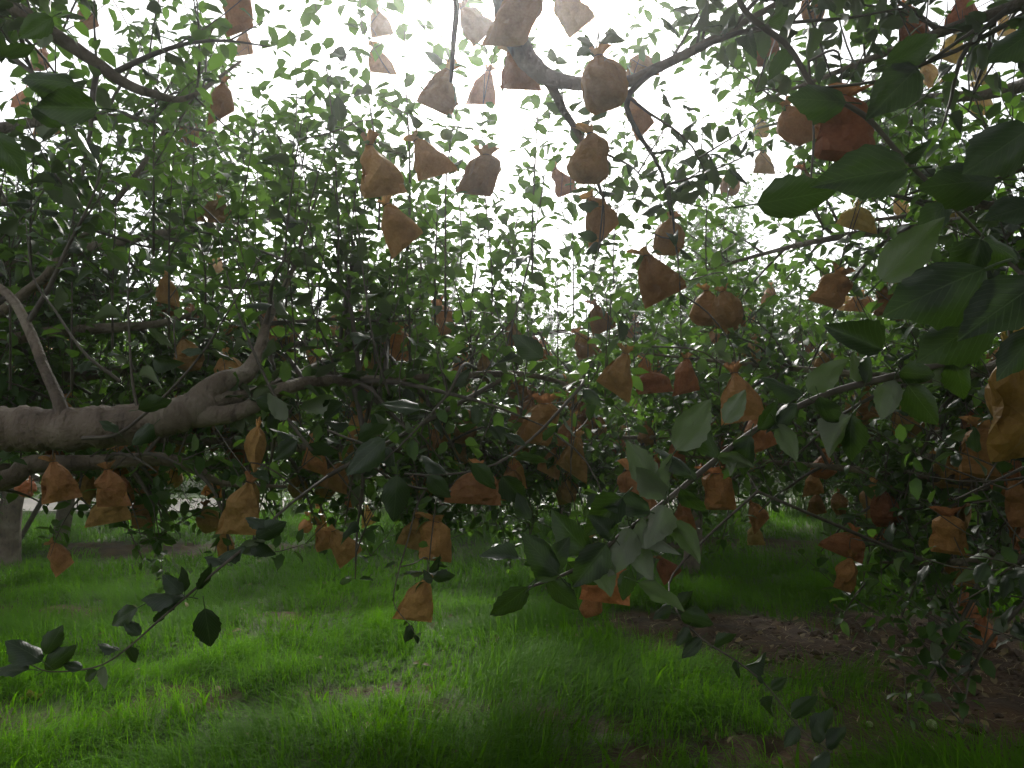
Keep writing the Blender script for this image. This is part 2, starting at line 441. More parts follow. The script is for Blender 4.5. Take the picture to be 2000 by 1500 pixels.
def build_clods():
    n = 1500
    x = np.concatenate([rng.normal(2.8, 1.2, 900), rng.uniform(-4.5, 4.5, 600)])
    y = np.concatenate([rng.normal(5.4, 0.8, 900), rng.uniform(3.3, 8, 600)])
    k = (rng.uniform(0, 1, n) > grass_mask(x, y) + 0.35) & (y > 3.1)
    x, y = x[k], y[k]; n = len(x)
    ph = (1 + 5 ** 0.5) / 2
    iv = unit(np.array([(-1, ph, 0), (1, ph, 0), (-1, -ph, 0), (1, -ph, 0), (0, -1, ph), (0, 1, ph), (0, -1, -ph), (0, 1, -ph), (ph, 0, -1), (ph, 0, 1), (-ph, 0, -1), (-ph, 0, 1)]))
    it = np.array([(0, 11, 5), (0, 5, 1), (0, 1, 7), (0, 7, 10), (0, 10, 11), (1, 5, 9), (5, 11, 4), (11, 10, 2), (10, 7, 6), (7, 1, 8), (3, 9, 4), (3, 4, 2), (3, 2, 6), (3, 6, 8), (3, 8, 9), (4, 9, 5), (2, 4, 11), (6, 2, 10), (8, 6, 7), (9, 8, 1)])
    r = np.exp(rng.normal(-4.1, 0.5, n))
    V = iv[None] * r[:, None, None] * rng.uniform(0.65, 1.35, (n, 12, 1)) * np.array([1, 1, 0.7])
    V = V + np.stack([x, y, ground_z(x, y) + r * 0.2], -1)[:, None]
    F = (np.arange(n)[:, None, None] * 12 + it[None]).reshape(-1, 3)
    tag(new_obj('soil_clods', mesh_np('soil_clods', V.reshape(-1, 3), [F], False), mat=simple_noise_mat('clod_soil', (0.03, 0.016, 0.006), (0.085, 0.048, 0.02), 14)), 'crumbly brown soil clods on the bare patches', 'soil', kind='stuff')
build_clods()

def box_mesh(name, x0, x1, y0, y1, z0, z1):
    v = np.array([(x, y, z) for x in (x0, x1) for y in (y0, y1) for z in (z0, z1)], float)
    f = np.array([(0, 1, 3, 2), (4, 6, 7, 5), (0, 4, 5, 1), (2, 3, 7, 6), (0, 2, 6, 4), (1, 5, 7, 3)])
    return mesh_np(name, v, [f], False)
tag(new_obj('road', box_mesh('road', -60, 60, 15.2, 18.2, -0.3, 0.03), mat=M['road']), kind='structure')
# pale boundary wall beyond the road, with a coping and piers
w = empty('boundary_wall', (0, 23, 0))
new_obj('wall_face', box_mesh('wall_face', -45, 45, 0, 0.22, -0.1, 1.25), w, M['wall'])
new_obj('coping', box_mesh('coping', -45, 45, -0.06, 0.28, 1.25, 1.33), w, M['road'])
for k in range(-14, 15, 1):
    new_obj('pier', box_mesh('pier', k * 3 - 0.16, k * 3 + 0.16, -0.08, 0.30, -0.1, 1.42), w, M['wall'])
tag(w, 'low pale plastered wall along the far side of the road', 'wall')

# ------------------------------------------------------------------ branches
def resample(pts, rad, n):
    """Catmull-Rom through the given points"""
    pts = np.asarray(pts, float); rad = np.asarray(rad, float)
    m = len(pts)
    if m == 2:
        t = np.linspace(0, 1, n)[:, None]
        return pts[0] * (1 - t) + pts[1] * t, rad[0] * (1 - t[:, 0]) + rad[1] * t[:, 0]
    ext = np.concatenate([[2 * pts[0] - pts[1]], pts, [2 * pts[-1] - pts[-2]]])
    s = np.linspace(0, m - 1 - 1e-9, n)
    i = s.astype(int); f = (s - i)[:, None]
    a, b, c, d = ext[i], ext[i + 1], ext[i + 2], ext[i + 3]
    q = 0.5 * (2 * b + (c - a) * f + (2 * a - 5 * b + 4 * c - d) * f ** 2 + (3 * b - a - 3 * c + d) * f ** 3)
    r = rad[i] * (1 - f[:, 0]) + rad[np.minimum(i + 1, m - 1)] * f[:, 0]
    return q, r

def tube(pts, rad, sides, knob=0.0, seed=0):
    pts = np.asarray(pts); n = len(pts)
    T = unit(np.gradient(pts, axis=0))
    a = np.array([0, 0, 1.0]) if abs(T[0][2]) < 0.9 else np.array([1.0, 0, 0])
    u = unit(np.cross(T[0], a))
    U = np.zeros_like(pts)
    for k in range(n):
        u = unit(u - T[k] * (u @ T[k])); U[k] = u
    W = np.cross(T, U)
    th = np.arange(sides) * 2 * math.pi / sides
    r = np.asarray(rad)[:, None] * np.ones((1, sides))
    if knob:
        kk = np.arange(n)[:, None]
        r = r * (1 + knob * (vnoise(kk * 0.55 + seed * 7.3, np.cos(th)[None] * 1.2 + np.sin(th)[None] * 0.8 + 5 + 0 * kk, 5) - 0.5) * 2
                 + 0.5 * knob * (vnoise(kk * 1.7 + seed, np.sin(th)[None] * 2 + 9 + 0 * kk, 6) - 0.5) * 2)
    V = pts[:, None] + r[..., None] * (np.cos(th)[None, :, None] * U[:, None] + np.sin(th)[None, :, None] * W[:, None])
    V = V.reshape(-1, 3)
    i = np.arange(n - 1)[:, None] * sides; j = np.arange(sides)[None]
    jn = (j + 1) % sides
    F = np.stack([i + j, i + jn, i + sides + jn, i + sides + j], -1).reshape(-1, 4)
    V = np.concatenate([V, [pts[-1] + T[-1] * rad[-1] * 0.6]])
    e = (n - 1) * sides
    cap = np.stack([e + np.arange(sides), e + (np.arange(sides) + 1) % sides, np.full(sides, len(V) - 1)], -1)
    return V, F, cap

def merge_tubes(name, tubes):
    Vs, Q, Tn, off = [], [], [], 0
    for V, F, c in tubes:
        Vs.append(V); Q.append(F + off); Tn.append(c + off); off += len(V)
    return mesh_np(name, np.concatenate(Vs), [np.concatenate(Q), np.concatenate(Tn)], True)

# ------------------------------------------------------------------ leaves
def leaf_template(rows, across, fold, droop, curl, serr=0.0, wide=0.62, twist=0.0):
    """unit leaf: base at the origin, tip at y = 1, upper side +z; a short stalk below the base"""
    t = np.linspace(0, 1, rows)
    prof = np.sin(math.pi * np.clip(t, 0, 1) ** 0.82) ** 0.85 * (1 - 0.18 * t)
    prof[0] = 0.02; prof[-1] = 0.0
    V, UV = [], []
    for i in range(rows):
        for j in range(across):
            s = -1 + 2 * j / (across - 1)
            w = prof[i] * wide * 0.5
            if serr and abs(s) > 0.99:
                w *= 1 + serr * (1 if i % 2 else -1)
            x = s * w
            z = abs(x) * fold - droop * t[i] ** 2 - curl * (x * x) * 4 + 0.045 * math.sin(t[i] * 11 + s * 3 + fold * 9) * abs(s) * prof[i]
            a = twist * t[i]
            V.append((x * math.cos(a) - z * math.sin(a) * 0.3, t[i] * (1 - 0.12 * droop), z + x * math.sin(a)))
            UV.append((s * prof[i], t[i]))
    F = [(i * across + j, i * across + j + 1, (i + 1) * across + j + 1, (i + 1) * across + j) for i in range(rows - 1) for j in range(across - 1)]
    return np.array(V), np.array(F), np.array(UV)

def near_leaf_mesh(k):
    r = random.Random(100 + k)
    V, F, UV = leaf_template(13, 7, r.uniform(0.1, 0.75), r.uniform(-0.05, 0.55), r.uniform(-0.5, 0.9), 0.05, r.uniform(0.56, 0.68), r.uniform(-0.8, 0.8))
    n0 = len(V)
    st, sr = resample([(0, 0.02, 0), (0, -0.12, 0.012), (0, -0.28, 0.0)], [0.012, 0.012, 0.016], 5)
    sv, sf, sc = tube(st, sr, 5)
    V = np.concatenate([V, sv]); UV = np.concatenate([UV, np.zeros((len(sv), 2))])
    me = mesh_np('leaf', V, [np.concatenate([F, sf + n0]), sc + n0], True, tint=np.full(len(V), r.uniform(0.15, 0.8)), uv=UV)
    me.materials.append(M['leaf_near'])
    return me
NEAR_LEAF = [near_leaf_mesh(k) for k in range(12)]

def t_mid(fold, droop):
    V = [(0, 0, 0)]
    for t, w in ((0.28, 0.27), (0.68, 0.25)):
        z = -droop * t * t
        V += [(-w, t, z + w * fold), (0, t, z), (w, t, z + w * fold)]
    V.append((0, 1 - 0.1 * droop, -droop))
    V += [(-0.014, -0.02, 0.0), (0.014, -0.02, 0.0), (0.0, -0.25, 0.01)]
    q = np.array([(1, 2, 5, 4), (2, 3, 6, 5)])
    t = np.array([(0, 2, 1), (0, 3, 2), (4, 5, 7), (5, 6, 7), (8, 10, 9)])
    return np.array(V), q, t
MID = [t_mid(0.35, 0.15), t_mid(0.15, 0.35), t_mid(0.5, 0.05), t_mid(0.25, 0.5)]
def t_far(fold):
    V = np.array([(0, 0, 0), (-0.27, 0.3, fold * 0.27), (-0.22, 0.72, fold * 0.2 - 0.08), (0, 1, -0.15), (0.22, 0.72, fold * 0.2 - 0.08), (0.27, 0.3, fold * 0.27)])
    return V, np.array([(0, 3, 2, 1), (0, 5, 4, 3)]), None
FAR = [t_far(0.3), t_far(0.55)]

class Leaves:
    def __init__(s): s.p, s.d, s.n, s.s, s.t = [], [], [], [], []
    def add(s, p, d, n, size, tint):
        s.p.append(p); s.d.append(d); s.n.append(n); s.s.append(size); s.t.append(tint)
    def arrays(s):
        if not s.p: return None
        return [np.concatenate(a) for a in (s.p, s.d, s.n, s.s, s.t)]

def leaf_mesh(name, arr, lod):
    p, d, n, sz, tint = arr
    d = unit(d); x = unit(np.cross(d, n)); z = np.cross(x, d)
    tm = MID if lod == 1 else FAR
    Vs, Q, T3, Tn, off = [], [], [], [], 0
    which = rng.integers(0, len(tm), len(p))
    for k, (V, q, t) in enumerate(tm):
        i = np.nonzero(which == k)[0]
        if not len(i): continue
        m = len(V)
        W = p[i][:, None] + sz[i][:, None, None] * (V[None, :, 0:1] * x[i][:, None] + V[None, :, 1:2] * d[i][:, None] + V[None, :, 2:3] * z[i][:, None])
        b = off + np.arange(len(i))[:, None, None] * m
        Vs.append(W.reshape(-1, 3)); Q.append((b + q[None]).reshape(-1, 4))
        if t is not None: T3.append((b + t[None]).reshape(-1, 3))
        Tn.append(np.repeat(tint[i], m)); off += m * len(i)
    fs = [np.concatenate(Q)] + ([np.concatenate(T3)] if T3 else [])
    return mesh_np(name, np.concatenate(Vs), fs, True, tint=np.concatenate(Tn))

def perp_frame(T):
    a = np.where(np.abs(T[:, 2:3]) < 0.9, np.array([[0, 0, 1.0]]), np.array([[1.0, 0, 0]]))
    u = unit(np.cross(T, a)); return u, np.cross(T, u)

class Tree:
    def __init__(s, base, name='apple_tree'):
        s.base = np.asarray(base, float); s.name = name
        s.limbs = []       # (part name, pts, rad)
        s.tw = []          # twig polylines (pts, rad)
        s.lv = Leaves()
        s.hand = []        # leaves set one by one: matrices
        s.size = (0.055, 0.085)
    def limb(s, pts, rad, n=None, part='limb'):
        pts = np.asarray(pts, float)
        L = np.linalg.norm(np.diff(pts, axis=0), axis=1).sum()
        q, r = resample(pts, rad, n or max(6, int(L / 0.05)))
        s.limbs.append((part, q, r)); return q, r
    def twig(s, pts, rad, n=None):
        pts = np.asarray(pts, float)
        q, r = resample(pts, rad, n or max(4, len(pts) * 2))
        s.tw.append((q, r)); return q, r
    def leaves_on(s, q, spacing=0.028, t0=0.08, size=None, cluster=1, up=0.5, young=0.0):
        seg = np.linalg.norm(np.diff(q, axis=0), axis=1); L = seg.sum()
        n = max(2, int(L * (1 - t0) / spacing))
        if L < 0.02: return
        cum = np.concatenate([[0], np.cumsum(seg)])
        t = np.linspace(t0, 1, n)
        pos = np.stack([np.interp(t * L, cum, q[:, k]) for k in range(3)], -1)
        T = unit(np.stack([np.interp(t * L, cum, np.gradient(q, axis=0)[:, k]) for k in range(3)], -1))
        if cluster > 1:
            pos = np.repeat(pos, cluster, 0); T = np.repeat(T, cluster, 0); t = np.repeat(t, cluster)
        m = len(pos)
        ph = np.arange(m) * 2.4 + rng.uniform(0, 6.28) + rng.normal(0, 0.35, m)
        u, w = perp_frame(T)
        rad = np.cos(ph)[:, None] * u + np.sin(ph)[:, None] * w
        d = unit(rad * rng.uniform(0.7, 1.1, m)[:, None] + T * rng.uniform(0.1, 0.8, m)[:, None] + np.array([0, 0, 1.0]) * rng.normal(up - 0.55, 0.4, m)[:, None])
        nn = np.array([0, 0, 1.0]) + rng.normal(0, 0.42, (m, 3)) + T * 0.35
        lo, hi = size or s.size
        sz = rng.uniform(lo, hi, m) * (1 - 0.4 * t ** 4)
        tint = np.clip(rng.normal(0.42, 0.19, m) + young * (t > 0.88) * 0.5, 0, 1)
        s.lv.add(pos + d * (sz * 0.25)[:, None], d, nn, sz, tint)
    def shoot(s, p0, d0, L, r0=0.004, curve=0.3, spacing=0.028, t0=0.08, young=0.5, size=None):
        d0 = unit(d0)
        k = max(3, int(L / 0.14) + 2)
        pts = [np.asarray(p0, float)]
        d = d0.copy()
        for _ in range(k - 1):
            d = unit(d + np.array([0, 0, 1.0]) * curve * 0.25 + rng.normal(0, 0.09, 3))
            pts.append(pts[-1] + d * L / (k - 1))
        q, r = s.twig(pts, np.linspace(r0, 0.0011, k), k + 2)
        s.leaves_on(q, spacing, t0, young=young, size=size)
        return q
    def grow(s, q, r, sec_per_m=6, shoot_per_m=7, spur_per_m=14, L2=(0.35, 0.85), Ls=(0.25, 0.8), t0=0.12, droop=0.25, space=0.028, up=1.0):
        """side branches, upright shoots and leafy spurs along one limb"""
        seg = np.linalg.norm(np.diff(q, axis=0), axis=1); L = seg.sum(); cum = np.concatenate([[0], np.cumsum(seg)]) / L
        T = unit(np.gradient(q, axis=0))
        def at(t):
            return np.array([np.interp(t, cum, q[:, k]) for k in range(3)]), unit(np.array([np.interp(t, cum, T[:, k]) for k in range(3)]))
        for _ in range(int(L * sec_per_m)):
            t = rng.uniform(t0, 1); p, tt = at(t)
            u, w = perp_frame(tt[None]); ph = rng.uniform(0, 6.28)
            d = unit(tt * rng.uniform(0.2, 0.9) + (math.cos(ph) * u[0] + math.sin(ph) * w[0]) + np.array([0, 0, rng.normal(0.12, 0.35)]))
            l = rng.uniform(*L2) * (1.05 - 0.4 * t)
            k = 5; pts = [p]
            for j in range(k - 1):
                d = unit(d + np.array([0, 0, -droop * 0.35]) + rng.normal(0, 0.14, 3))
                pts.append(pts[-1] + d * l / (k - 1))
            r0 = min(0.011, np.interp(t, cum, r) * 0.6)
            qq, _r = s.twig(pts, np.linspace(r0, 0.0022, k), 9)
            s.leaves_on(qq, 1.0 / spur_per_m, 0.15, cluster=3, up=0.65)
            for _k in range(max(1, int(l * shoot_per_m))):
                f = rng.integers(2, 9)
                s.shoot(qq[f], np.array([0, 0, up]) + rng.normal(0, 0.45, 3) + 0.4 * d, rng.uniform(*Ls) * 0.75, 0.0032, spacing=space)
        for _ in range(int(L * shoot_per_m * 0.6)):
            t = rng.uniform(t0, 1); p, tt = at(t)
            s.shoot(p, np.array([0, 0, up]) + rng.normal(0, 0.35, 3) + 0.3 * tt, rng.uniform(*Ls), 0.0045, spacing=space)

ALL_TREES = []
def generic_tree(base, seed, height=4.2, spread=2.3, n_limb=6, trunk_r=0.11, lean=(0, 0), dens=1.0, trunk_h=1.1, low=0.0, space=0.032):
    global rng
    keep = rng; rng = np.random.default_rng(seed)
    s = Tree(base)
    b = s.base
    top = b + np.array([lean[0], lean[1], trunk_h])
    mid = (b + top) / 2 + np.append(rng.normal(0, 0.04, 2), 0)
    s.limb([b + [0, 0, -0.12], b + [0, 0, 0.06], mid, top], [trunk_r * 1.5, trunk_r * 1.15, trunk_r, trunk_r * 0.92], 18, 'trunk')
    a0 = rng.uniform(0, 6.28)
    lead, lr = s.limb([top - [0, 0, 0.05], top + [rng.normal(0, 0.15), rng.normal(0, 0.15), 0.6], top + [rng.normal(0, 0.3), rng.normal(0, 0.3), (height - trunk_h) * 0.72]], [trunk_r * 0.85, trunk_r * 0.5, 0.012])
    s.grow(lead, lr, 7 * dens, 7 * dens, 13, (0.45, 1.0), (0.3, 0.85), 0.25, space=space)
    for k in range(n_limb):
        a = a0 + k * 6.283 / n_limb + rng.normal(0, 0.25)
        z0 = rng.uniform(-0.35, 0.5)
        start = np.array([np.interp(z0, [-0.35, 0, 0.5], [mid[0], top[0], lead[min(8, len(lead) - 1)][0]]), np.interp(z0, [-0.35, 0, 0.5], [mid[1], top[1], lead[min(8, len(lead) - 1)][1]]), top[2] + z0])
        R = spread * rng.uniform(0.75, 1.1)
        rise = rng.uniform(0.1, 0.9) + z0 * 0.6 - low
        dirv = np.array([math.cos(a), math.sin(a), 0])
        pts = [start, start + dirv * R * 0.3 + [0, 0, rise * 0.45], start + dirv * R * 0.65 + [rng.normal(0, 0.12), rng.normal(0, 0.12), rise * 0.8], start + dirv * R + [rng.normal(0, 0.2), rng.normal(0, 0.2), rise]]
        q, r = s.limb(pts, [trunk_r * 0.55, trunk_r * 0.4, trunk_r * 0.26, 0.008])
        s.grow(q, r, 6.5 * dens, 7 * dens, 13, (0.4, 0.95), (0.25, 0.8), 0.15, droop=0.35 + low, space=space)
    rng = keep
    return s

# ================================================================== the near trees, limb by limb
def path(lst):
    return [P(*a) for a in lst]

# --- left tree: thick level limb reaching in from the left edge
T0 = Tree((-2.75, 2.35, 0)); ALL_TREES.append(T0)
b = T0.base
T0.limb([b + [0, 0, -0.1], b + [0.02, 0, 0.1], b + [0.05, 0, 0.7], b + [0.12, -0.05, 1.3]], [0.17, 0.14, 0.115, 0.11], 20, 'trunk')
T0.limb([b + [0.12, -0.05, 1.25], b + [0.1, 0, 1.9], b + [0.0, 0.1, 2.6], b + [0.1, 0.0, 3.5]], [0.08, 0.06, 0.04, 0.012])
T0.grow(*T0.limbs[-1][1:], 8, 7, 13, (0.5, 1.1), (0.3, 0.9), 0.2)
main = path([(-350, 895, 2.15), (-100, 845, 2.05), (0, 838, 2.0), (150, 838, 2.0), (300, 822, 2.02), (360, 806, 2.05), (405, 785, 2.1)])
MAINQ, MAINR = T0.limb([b + [0.12, -0.05, 1.22], b + [0.35, -0.1, 1.4]] + main, [0.085, 0.075, 0.066, 0.06, 0.0575, 0.055, 0.048, 0.045, 0.040], 170)
for px_, amp, wd in ((-60, 0.05, 9), (60, 0.035, 14), (138, 0.06, 6), (205, 0.085, 7), (262, 0.05, 12), (318, -0.05, 8), (345, 0.10, 6), (392, 0.07, 9)):      # growth rings and pruning collars
    MAINR *= 1 + amp * np.exp(-((project(MAINQ)[0] - px_) / wd) ** 2)
f1 = T0.limb(path([(372, 800, 2.06), (405, 765, 2.1), (440, 742, 2.15), (480, 730, 2.25), (505, 690, 2.35), (525, 620, 2.5), (575, 520, 2.7), (600, 420, 2.9)]), [0.036, 0.031, 0.028, 0.026, 0.02, 0.014, 0.009, 0.005])
f2 = T0.limb(path([(385, 795, 2.07), (430, 781, 2.12), (475, 774, 2.2), (520, 760, 2.35), (640, 705, 2.7), (730, 650, 3.0), (800, 600, 3.3)]), [0.03, 0.022, 0.021, 0.018, 0.014, 0.01, 0.006])
f3 = T0.limb(path([(375, 812, 2.06), (430, 812, 2.08), (470, 802, 2.12), (505, 786, 2.2), (545, 762, 2.3), (620, 744, 2.45), (720, 744, 2.6), (850, 738, 2.75), (1000, 730, 2.9), (1070, 740, 3.0), (1130, 760, 3.05)]), [0.033, 0.026, 0.024, 0.022, 0.021, 0.02, 0.019, 0.016, 0.012, 0.010, 0.008])
up1 = T0.limb(path([(125, 820, 1.98), (110, 770, 2.0), (85, 715, 2.05), (60, 650, 2.1), (25, 585, 2.15), (-20, 545, 2.2), (-60, 480, 2.3)]), [0.022, 0.016, 0.0145, 0.014, 0.013, 0.012, 0.01])
low1 = T0.limb([b + [0.1, 0.05, 0.95]] + path([(-300, 980, 3.0), (0, 938, 3.05), (60, 908, 3.1), (200, 903, 3.2), (320, 897, 3.25), (380, 915, 3.3), (440, 945, 3.35), (560, 950, 3.5)]), [0.06, 0.045, 0.04, 0.038, 0.03, 0.028, 0.025, 0.012, 0.006])
upl = T0.limb([b + [0.1, 0.0, 2.2]] + path([(-300, -60, 2.5), (-60, -40, 2.35), (30, 15, 2.3), (100, 62, 2.3), (180, 118, 2.32), (240, 160, 2.35), (295, 182, 2.4), (370, 190, 2.55), (470, 120, 2.8)]), [0.045, 0.034, 0.026, 0.023, 0.021, 0.018, 0.016, 0.013, 0.009, 0.005])
dia = T0.limb(path([(85, 545, 2.9), (120, 500, 2.9), (170, 455, 2.92), (240, 375, 2.95), (285, 312, 3.0), (340, 225, 3.05), (385, 140, 3.1), (420, 40, 3.15)]), [0.016, 0.014, 0.012, 0.011, 0.009, 0.008, 0.006, 0.004])
T0.limb(path([(85, 545, 2.9), (-60, 640, 2.9), (-420, 740, 2.75)]) + [b + [0.15, 0, 1.5]], [0.016, 0.022, 0.03, 0.04])
bk = T0.limb([b + [0.1, 0.05, 1.45]] + path([(-300, 720, 3.2), (0, 668, 3.4), (95, 650, 3.5), (230, 640, 3.6), (310, 632, 3.7), (420, 600, 3.8)]), [0.05, 0.04, 0.03, 0.028, 0.022, 0.018, 0.008])
T0.grow(*f1, 4, 5, 14, (0.3, 0.7), (0.35, 0.9), 0.35)
T0.grow(*f2, 6, 6, 14, (0.35, 0.8), (0.3, 0.8), 0.2)
T0.grow(*f3, 9, 9, 15, (0.35, 0.8), (0.25, 0.75), 0.25, droop=0.4)
T0.leaves_on(f3[0][6:34], 0.03, 0.0, cluster=2)
T0.leaves_on(f2[0][4:], 0.03, 0.0, cluster=2)
T0.grow(*up1, 5, 7, 13, (0.3, 0.6), (0.3, 0.7), 0.4)
T0.grow(*low1, 6, 5, 13, (0.3, 0.7), (0.2, 0.5), 0.45, droop=0.5)
T0.grow(*upl, 8, 6, 14, (0.35, 0.8), (0.3, 0.7), 0.25)
T0.grow(*dia, 4, 5, 14, (0.3, 0.7), (0.3, 0.7), 0.1)
T0.grow(*bk, 5, 5, 14, (0.4, 0.9), (0.3, 0.8), 0.3)
for lst, rr in [
    ([(-200, 760, 3.6), (150, 735, 3.9), (450, 690, 4.1), (750, 660, 4.3), (1000, 655, 4.5), (1150, 640, 4.6)], [0.04, 0.03, 0.026, 0.02, 0.013, 0.006]),
    ([(-200, 880, 3.5), (200, 850, 3.7), (500, 870, 3.9), (750, 880, 4.1), (950, 865, 4.3), (1180, 860, 4.4)], [0.04, 0.03, 0.024, 0.018, 0.012, 0.006]),
    ([(-200, 560, 3.4), (100, 500, 3.7), (350, 450, 4.0), (520, 430, 4.3), (640, 440, 4.6)], [0.04, 0.028, 0.02, 0.012, 0.005]),
    ([(-200, 300, 3.2), (60, 240, 3.4), (250, 230, 3.6), (420, 260, 3.9)], [0.035, 0.024, 0.014, 0.005]),
    ([(-200, 620, 3.8), (150, 580, 4.4), (450, 560, 4.9), (720, 560, 5.3), (930, 590, 5.6)], [0.04, 0.03, 0.022, 0.014, 0.006]),
    ([(-200, 820, 3.9), (200, 800, 4.6), (550, 790, 5.1), (850, 800, 5.4), (1100, 790, 5.6)], [0.04, 0.03, 0.022, 0.014, 0.006]),
    ([(-200, 930, 3.6), (300, 905, 4.3), (650, 920, 4.7), (950, 925, 5.0), (1200, 915, 5.2)], [0.035, 0.026, 0.018, 0.012, 0.005]),
    ([(-200, 420, 3.8), (80, 380, 4.4), (300, 350, 5.0), (480, 380, 5.4)], [0.04, 0.03, 0.016, 0.006])]:
    q, r = T0.limb([b + [0.1, 0.05, 1.3 + 0.9 * (lst[0][1] < 600)]] + path(lst), [0.05] + rr)
    den = 0.58 if lst[0][1] < 650 else 0.8 if lst[0][1] < 800 else 1.15
    T0.grow(q, r, 12 * den, 10 * den, 16, (0.4, 0.95), (0.3, 0.8), 0.58 if lst[0][1] > 900 else 0.25, droop=0.4)
# thin wood in front of the limb
def hand_twig(tree, lst, r0, r1, leaves=True, **kw):
    q, r = tree.twig(path(lst), np.linspace(r0, r1, len(lst)), len(lst) * 3)
    if leaves: tree.leaves_on(q, **kw)
    return q
hand_twig(T0, [(160, 856, 1.93), (225, 850, 1.92), (275, 815, 1.92), (330, 765, 1.92), (395, 690, 1.93), (445, 610, 1.95), (510, 500, 2.0)], 0.0055, 0.002, spacing=0.045, t0=0.35)
hand_twig(T0, [(270, 805, 2.0), (258, 740, 2.0), (252, 640, 2.02), (250, 560, 2.05), (255, 470, 2.1)], 0.005, 0.0015, spacing=0.035, t0=0.2, young=1.0)
hand_twig(T0, [(345, 700, 1.98), (340, 640, 2.0), (350, 600, 2.0)], 0.003, 0.0015, spacing=0.03, t0=0.1, young=1.2)
hand_twig(T0, [(610, 880, 1.95), (560, 815, 1.95), (510, 720, 1.97), (465, 610, 2.0), (440, 520, 2.05), (425, 440, 2.1)], 0.005, 0.0015, spacing=0.05, t0=0.05)
hand_twig(T0, [(235, 745, 2.05), (165, 690, 2.05), (110, 610, 2.08), (65, 540, 2.1), (50, 430, 2.15)], 0.005, 0.0015, spacing=0.045)
hand_twig(T0, [(760, 770, 2.2), (735, 690, 2.15), (718, 600, 2.15), (705, 500, 2.2), (690, 380, 2.25)], 0.0045, 0.0015, spacing=0.05)
hand_twig(T0, [(985, 690, 2.4), (1010, 600, 2.35), (1040, 480, 2.35), (1065, 330, 2.4), (1075, 200, 2.5)], 0.004, 0.0013, spacing=0.045, t0=0.3)
for (x0, y0, x1, y1, d) in [(560, 560, 600, 250, 2.7), (620, 600, 660, 300, 2.9), (680, 560, 640, 140, 2.8), (760, 560, 770, 260, 2.9), (850, 560, 860, 300, 3.0), (920, 600, 930, 380, 3.0),
                            (540, 500, 520, 180, 3.0), (480, 560, 470, 240, 3.1), (800, 620, 820, 380, 2.7), (870, 500, 905, 150, 2.6), (1000, 560, 985, 340, 3.1), (660, 420, 610, -30, 2.6), (740, 330, 700, -40, 2.6), (800, 300, 790, 60, 2.5), (570, 330, 560, 0, 2.9),
                            (1010, 640, 1020, 260, 3.2), (1090, 620, 1100, 330, 3.3), (1150, 640, 1210, 280, 3.4), (1240, 640, 1290, 240, 3.5), (1330, 620, 1350, 200, 3.4), (1400, 600, 1440, 260, 3.3), (960, 520, 950, 80, 3.0), (1040, 420, 1050, 20, 2.9),
                            (900, 420, 850, 60, 3.1), (1120, 500, 1130, 60, 3.3), (1290, 420, 1330, 40, 3.2), (1380, 420, 1400, 60, 3.1), (820, 480, 760, 150, 3.2), (700, 520, 720, 200, 3.3), (610, 480, 640, 130, 3.2), (1200, 460, 1230, 60, 3.3), (500, 420, 480, 60, 3.2),
                            (140, 640, 150, 330, 2.6), (220, 560, 230, 200, 2.7), (60, 420, 80, 120, 2.5), (330, 560, 345, 240, 2.6), (400, 520, 380, 260, 2.7), (300, 380, 320, 60, 2.5), (20, 640, 10, 330, 2.5)]:
    q = hand_twig(T0, [(x0, y0 + 120, d + 0.1), (x0, y0, d), ((x0 + x1) / 2 + rnd.uniform(-15, 15), (y0 + y1) / 2, d), (x1, y1, d - 0.05)], 0.0045, 0.0012, spacing=0.034, t0=0.15, young=0.4)
    for _ in range(3):
        f = rnd.randrange(3, 10)
        T0.shoot(q[f], np.array([rng.normal(0, 0.6), rng.normal(0, 0.5), 0.7]), rng.uniform(0.15, 0.4), 0.0025, spacing=0.03)

# --- tree behind the camera whose limb comes in from above
TB = Tree((0.9, -1.6, 0)); ALL_TREES.append(TB)
b = TB.base
TB.limb([b + [0, 0, -0.1], b + [0, 0, 0.1], b + [-0.03, 0.05, 0.8], b + [-0.05, 0.1, 1.4]], [0.18, 0.14, 0.12, 0.11], 20, 'trunk')
u1 = TB.limb([b + [-0.05, 0.1, 1.3], b + [-0.25, 0.8, 2.2], (0.1, 0.6, 2.85)] + path([(985, -160, 2.0), (985, -10, 2.1), (1000, 62, 2.15), (1035, 122, 2.2), (1070, 150, 2.2), (1130, 163, 2.2), (1215, 162, 2.2), (1290, 130, 2.22), (1380, 85, 2.25), (1450, 45, 2.3), (1520, 5, 2.3), (1600, -60, 2.35)]),
              [0.07, 0.055, 0.042, 0.034, 0.032, 0.031, 0.030, 0.024, 0.020, 0.017, 0.0145, 0.013, 0.011, 0.009, 0.006], 90)
u2 = TB.limb(path([(1038, 125, 2.2), (1075, 165, 2.22), (1100, 215, 2.25), (1135, 270, 2.3), (1165, 350, 2.4), (1190, 420, 2.5)]), [0.022, 0.015, 0.012, 0.009, 0.006, 0.004])
u3 = TB.limb(path([(1280, 135, 2.2), (1225, 190, 2.2), (1240, 250, 2.25), (1290, 330, 2.3), (1310, 420, 2.4)]), [0.010, 0.009, 0.007, 0.005, 0.003])
u4 = TB.limb([(0.1, 0.62, 2.84)] + path([(860, -120, 1.65), (890, 0, 1.65), (886, 80, 1.65), (881, 160, 1.68)]), [0.016, 0.009, 0.0065, 0.006, 0.004])
TB.leaves_on(u4[0][-5:], 0.03, 0.3)
TB.grow(u1[0][55:], u1[1][55:], 9, 9, 15, (0.3, 0.75), (0.25, 0.6), 0.05)
TB.grow(*u2, 7, 6, 14, (0.25, 0.5), (0.15, 0.4), 0.3)
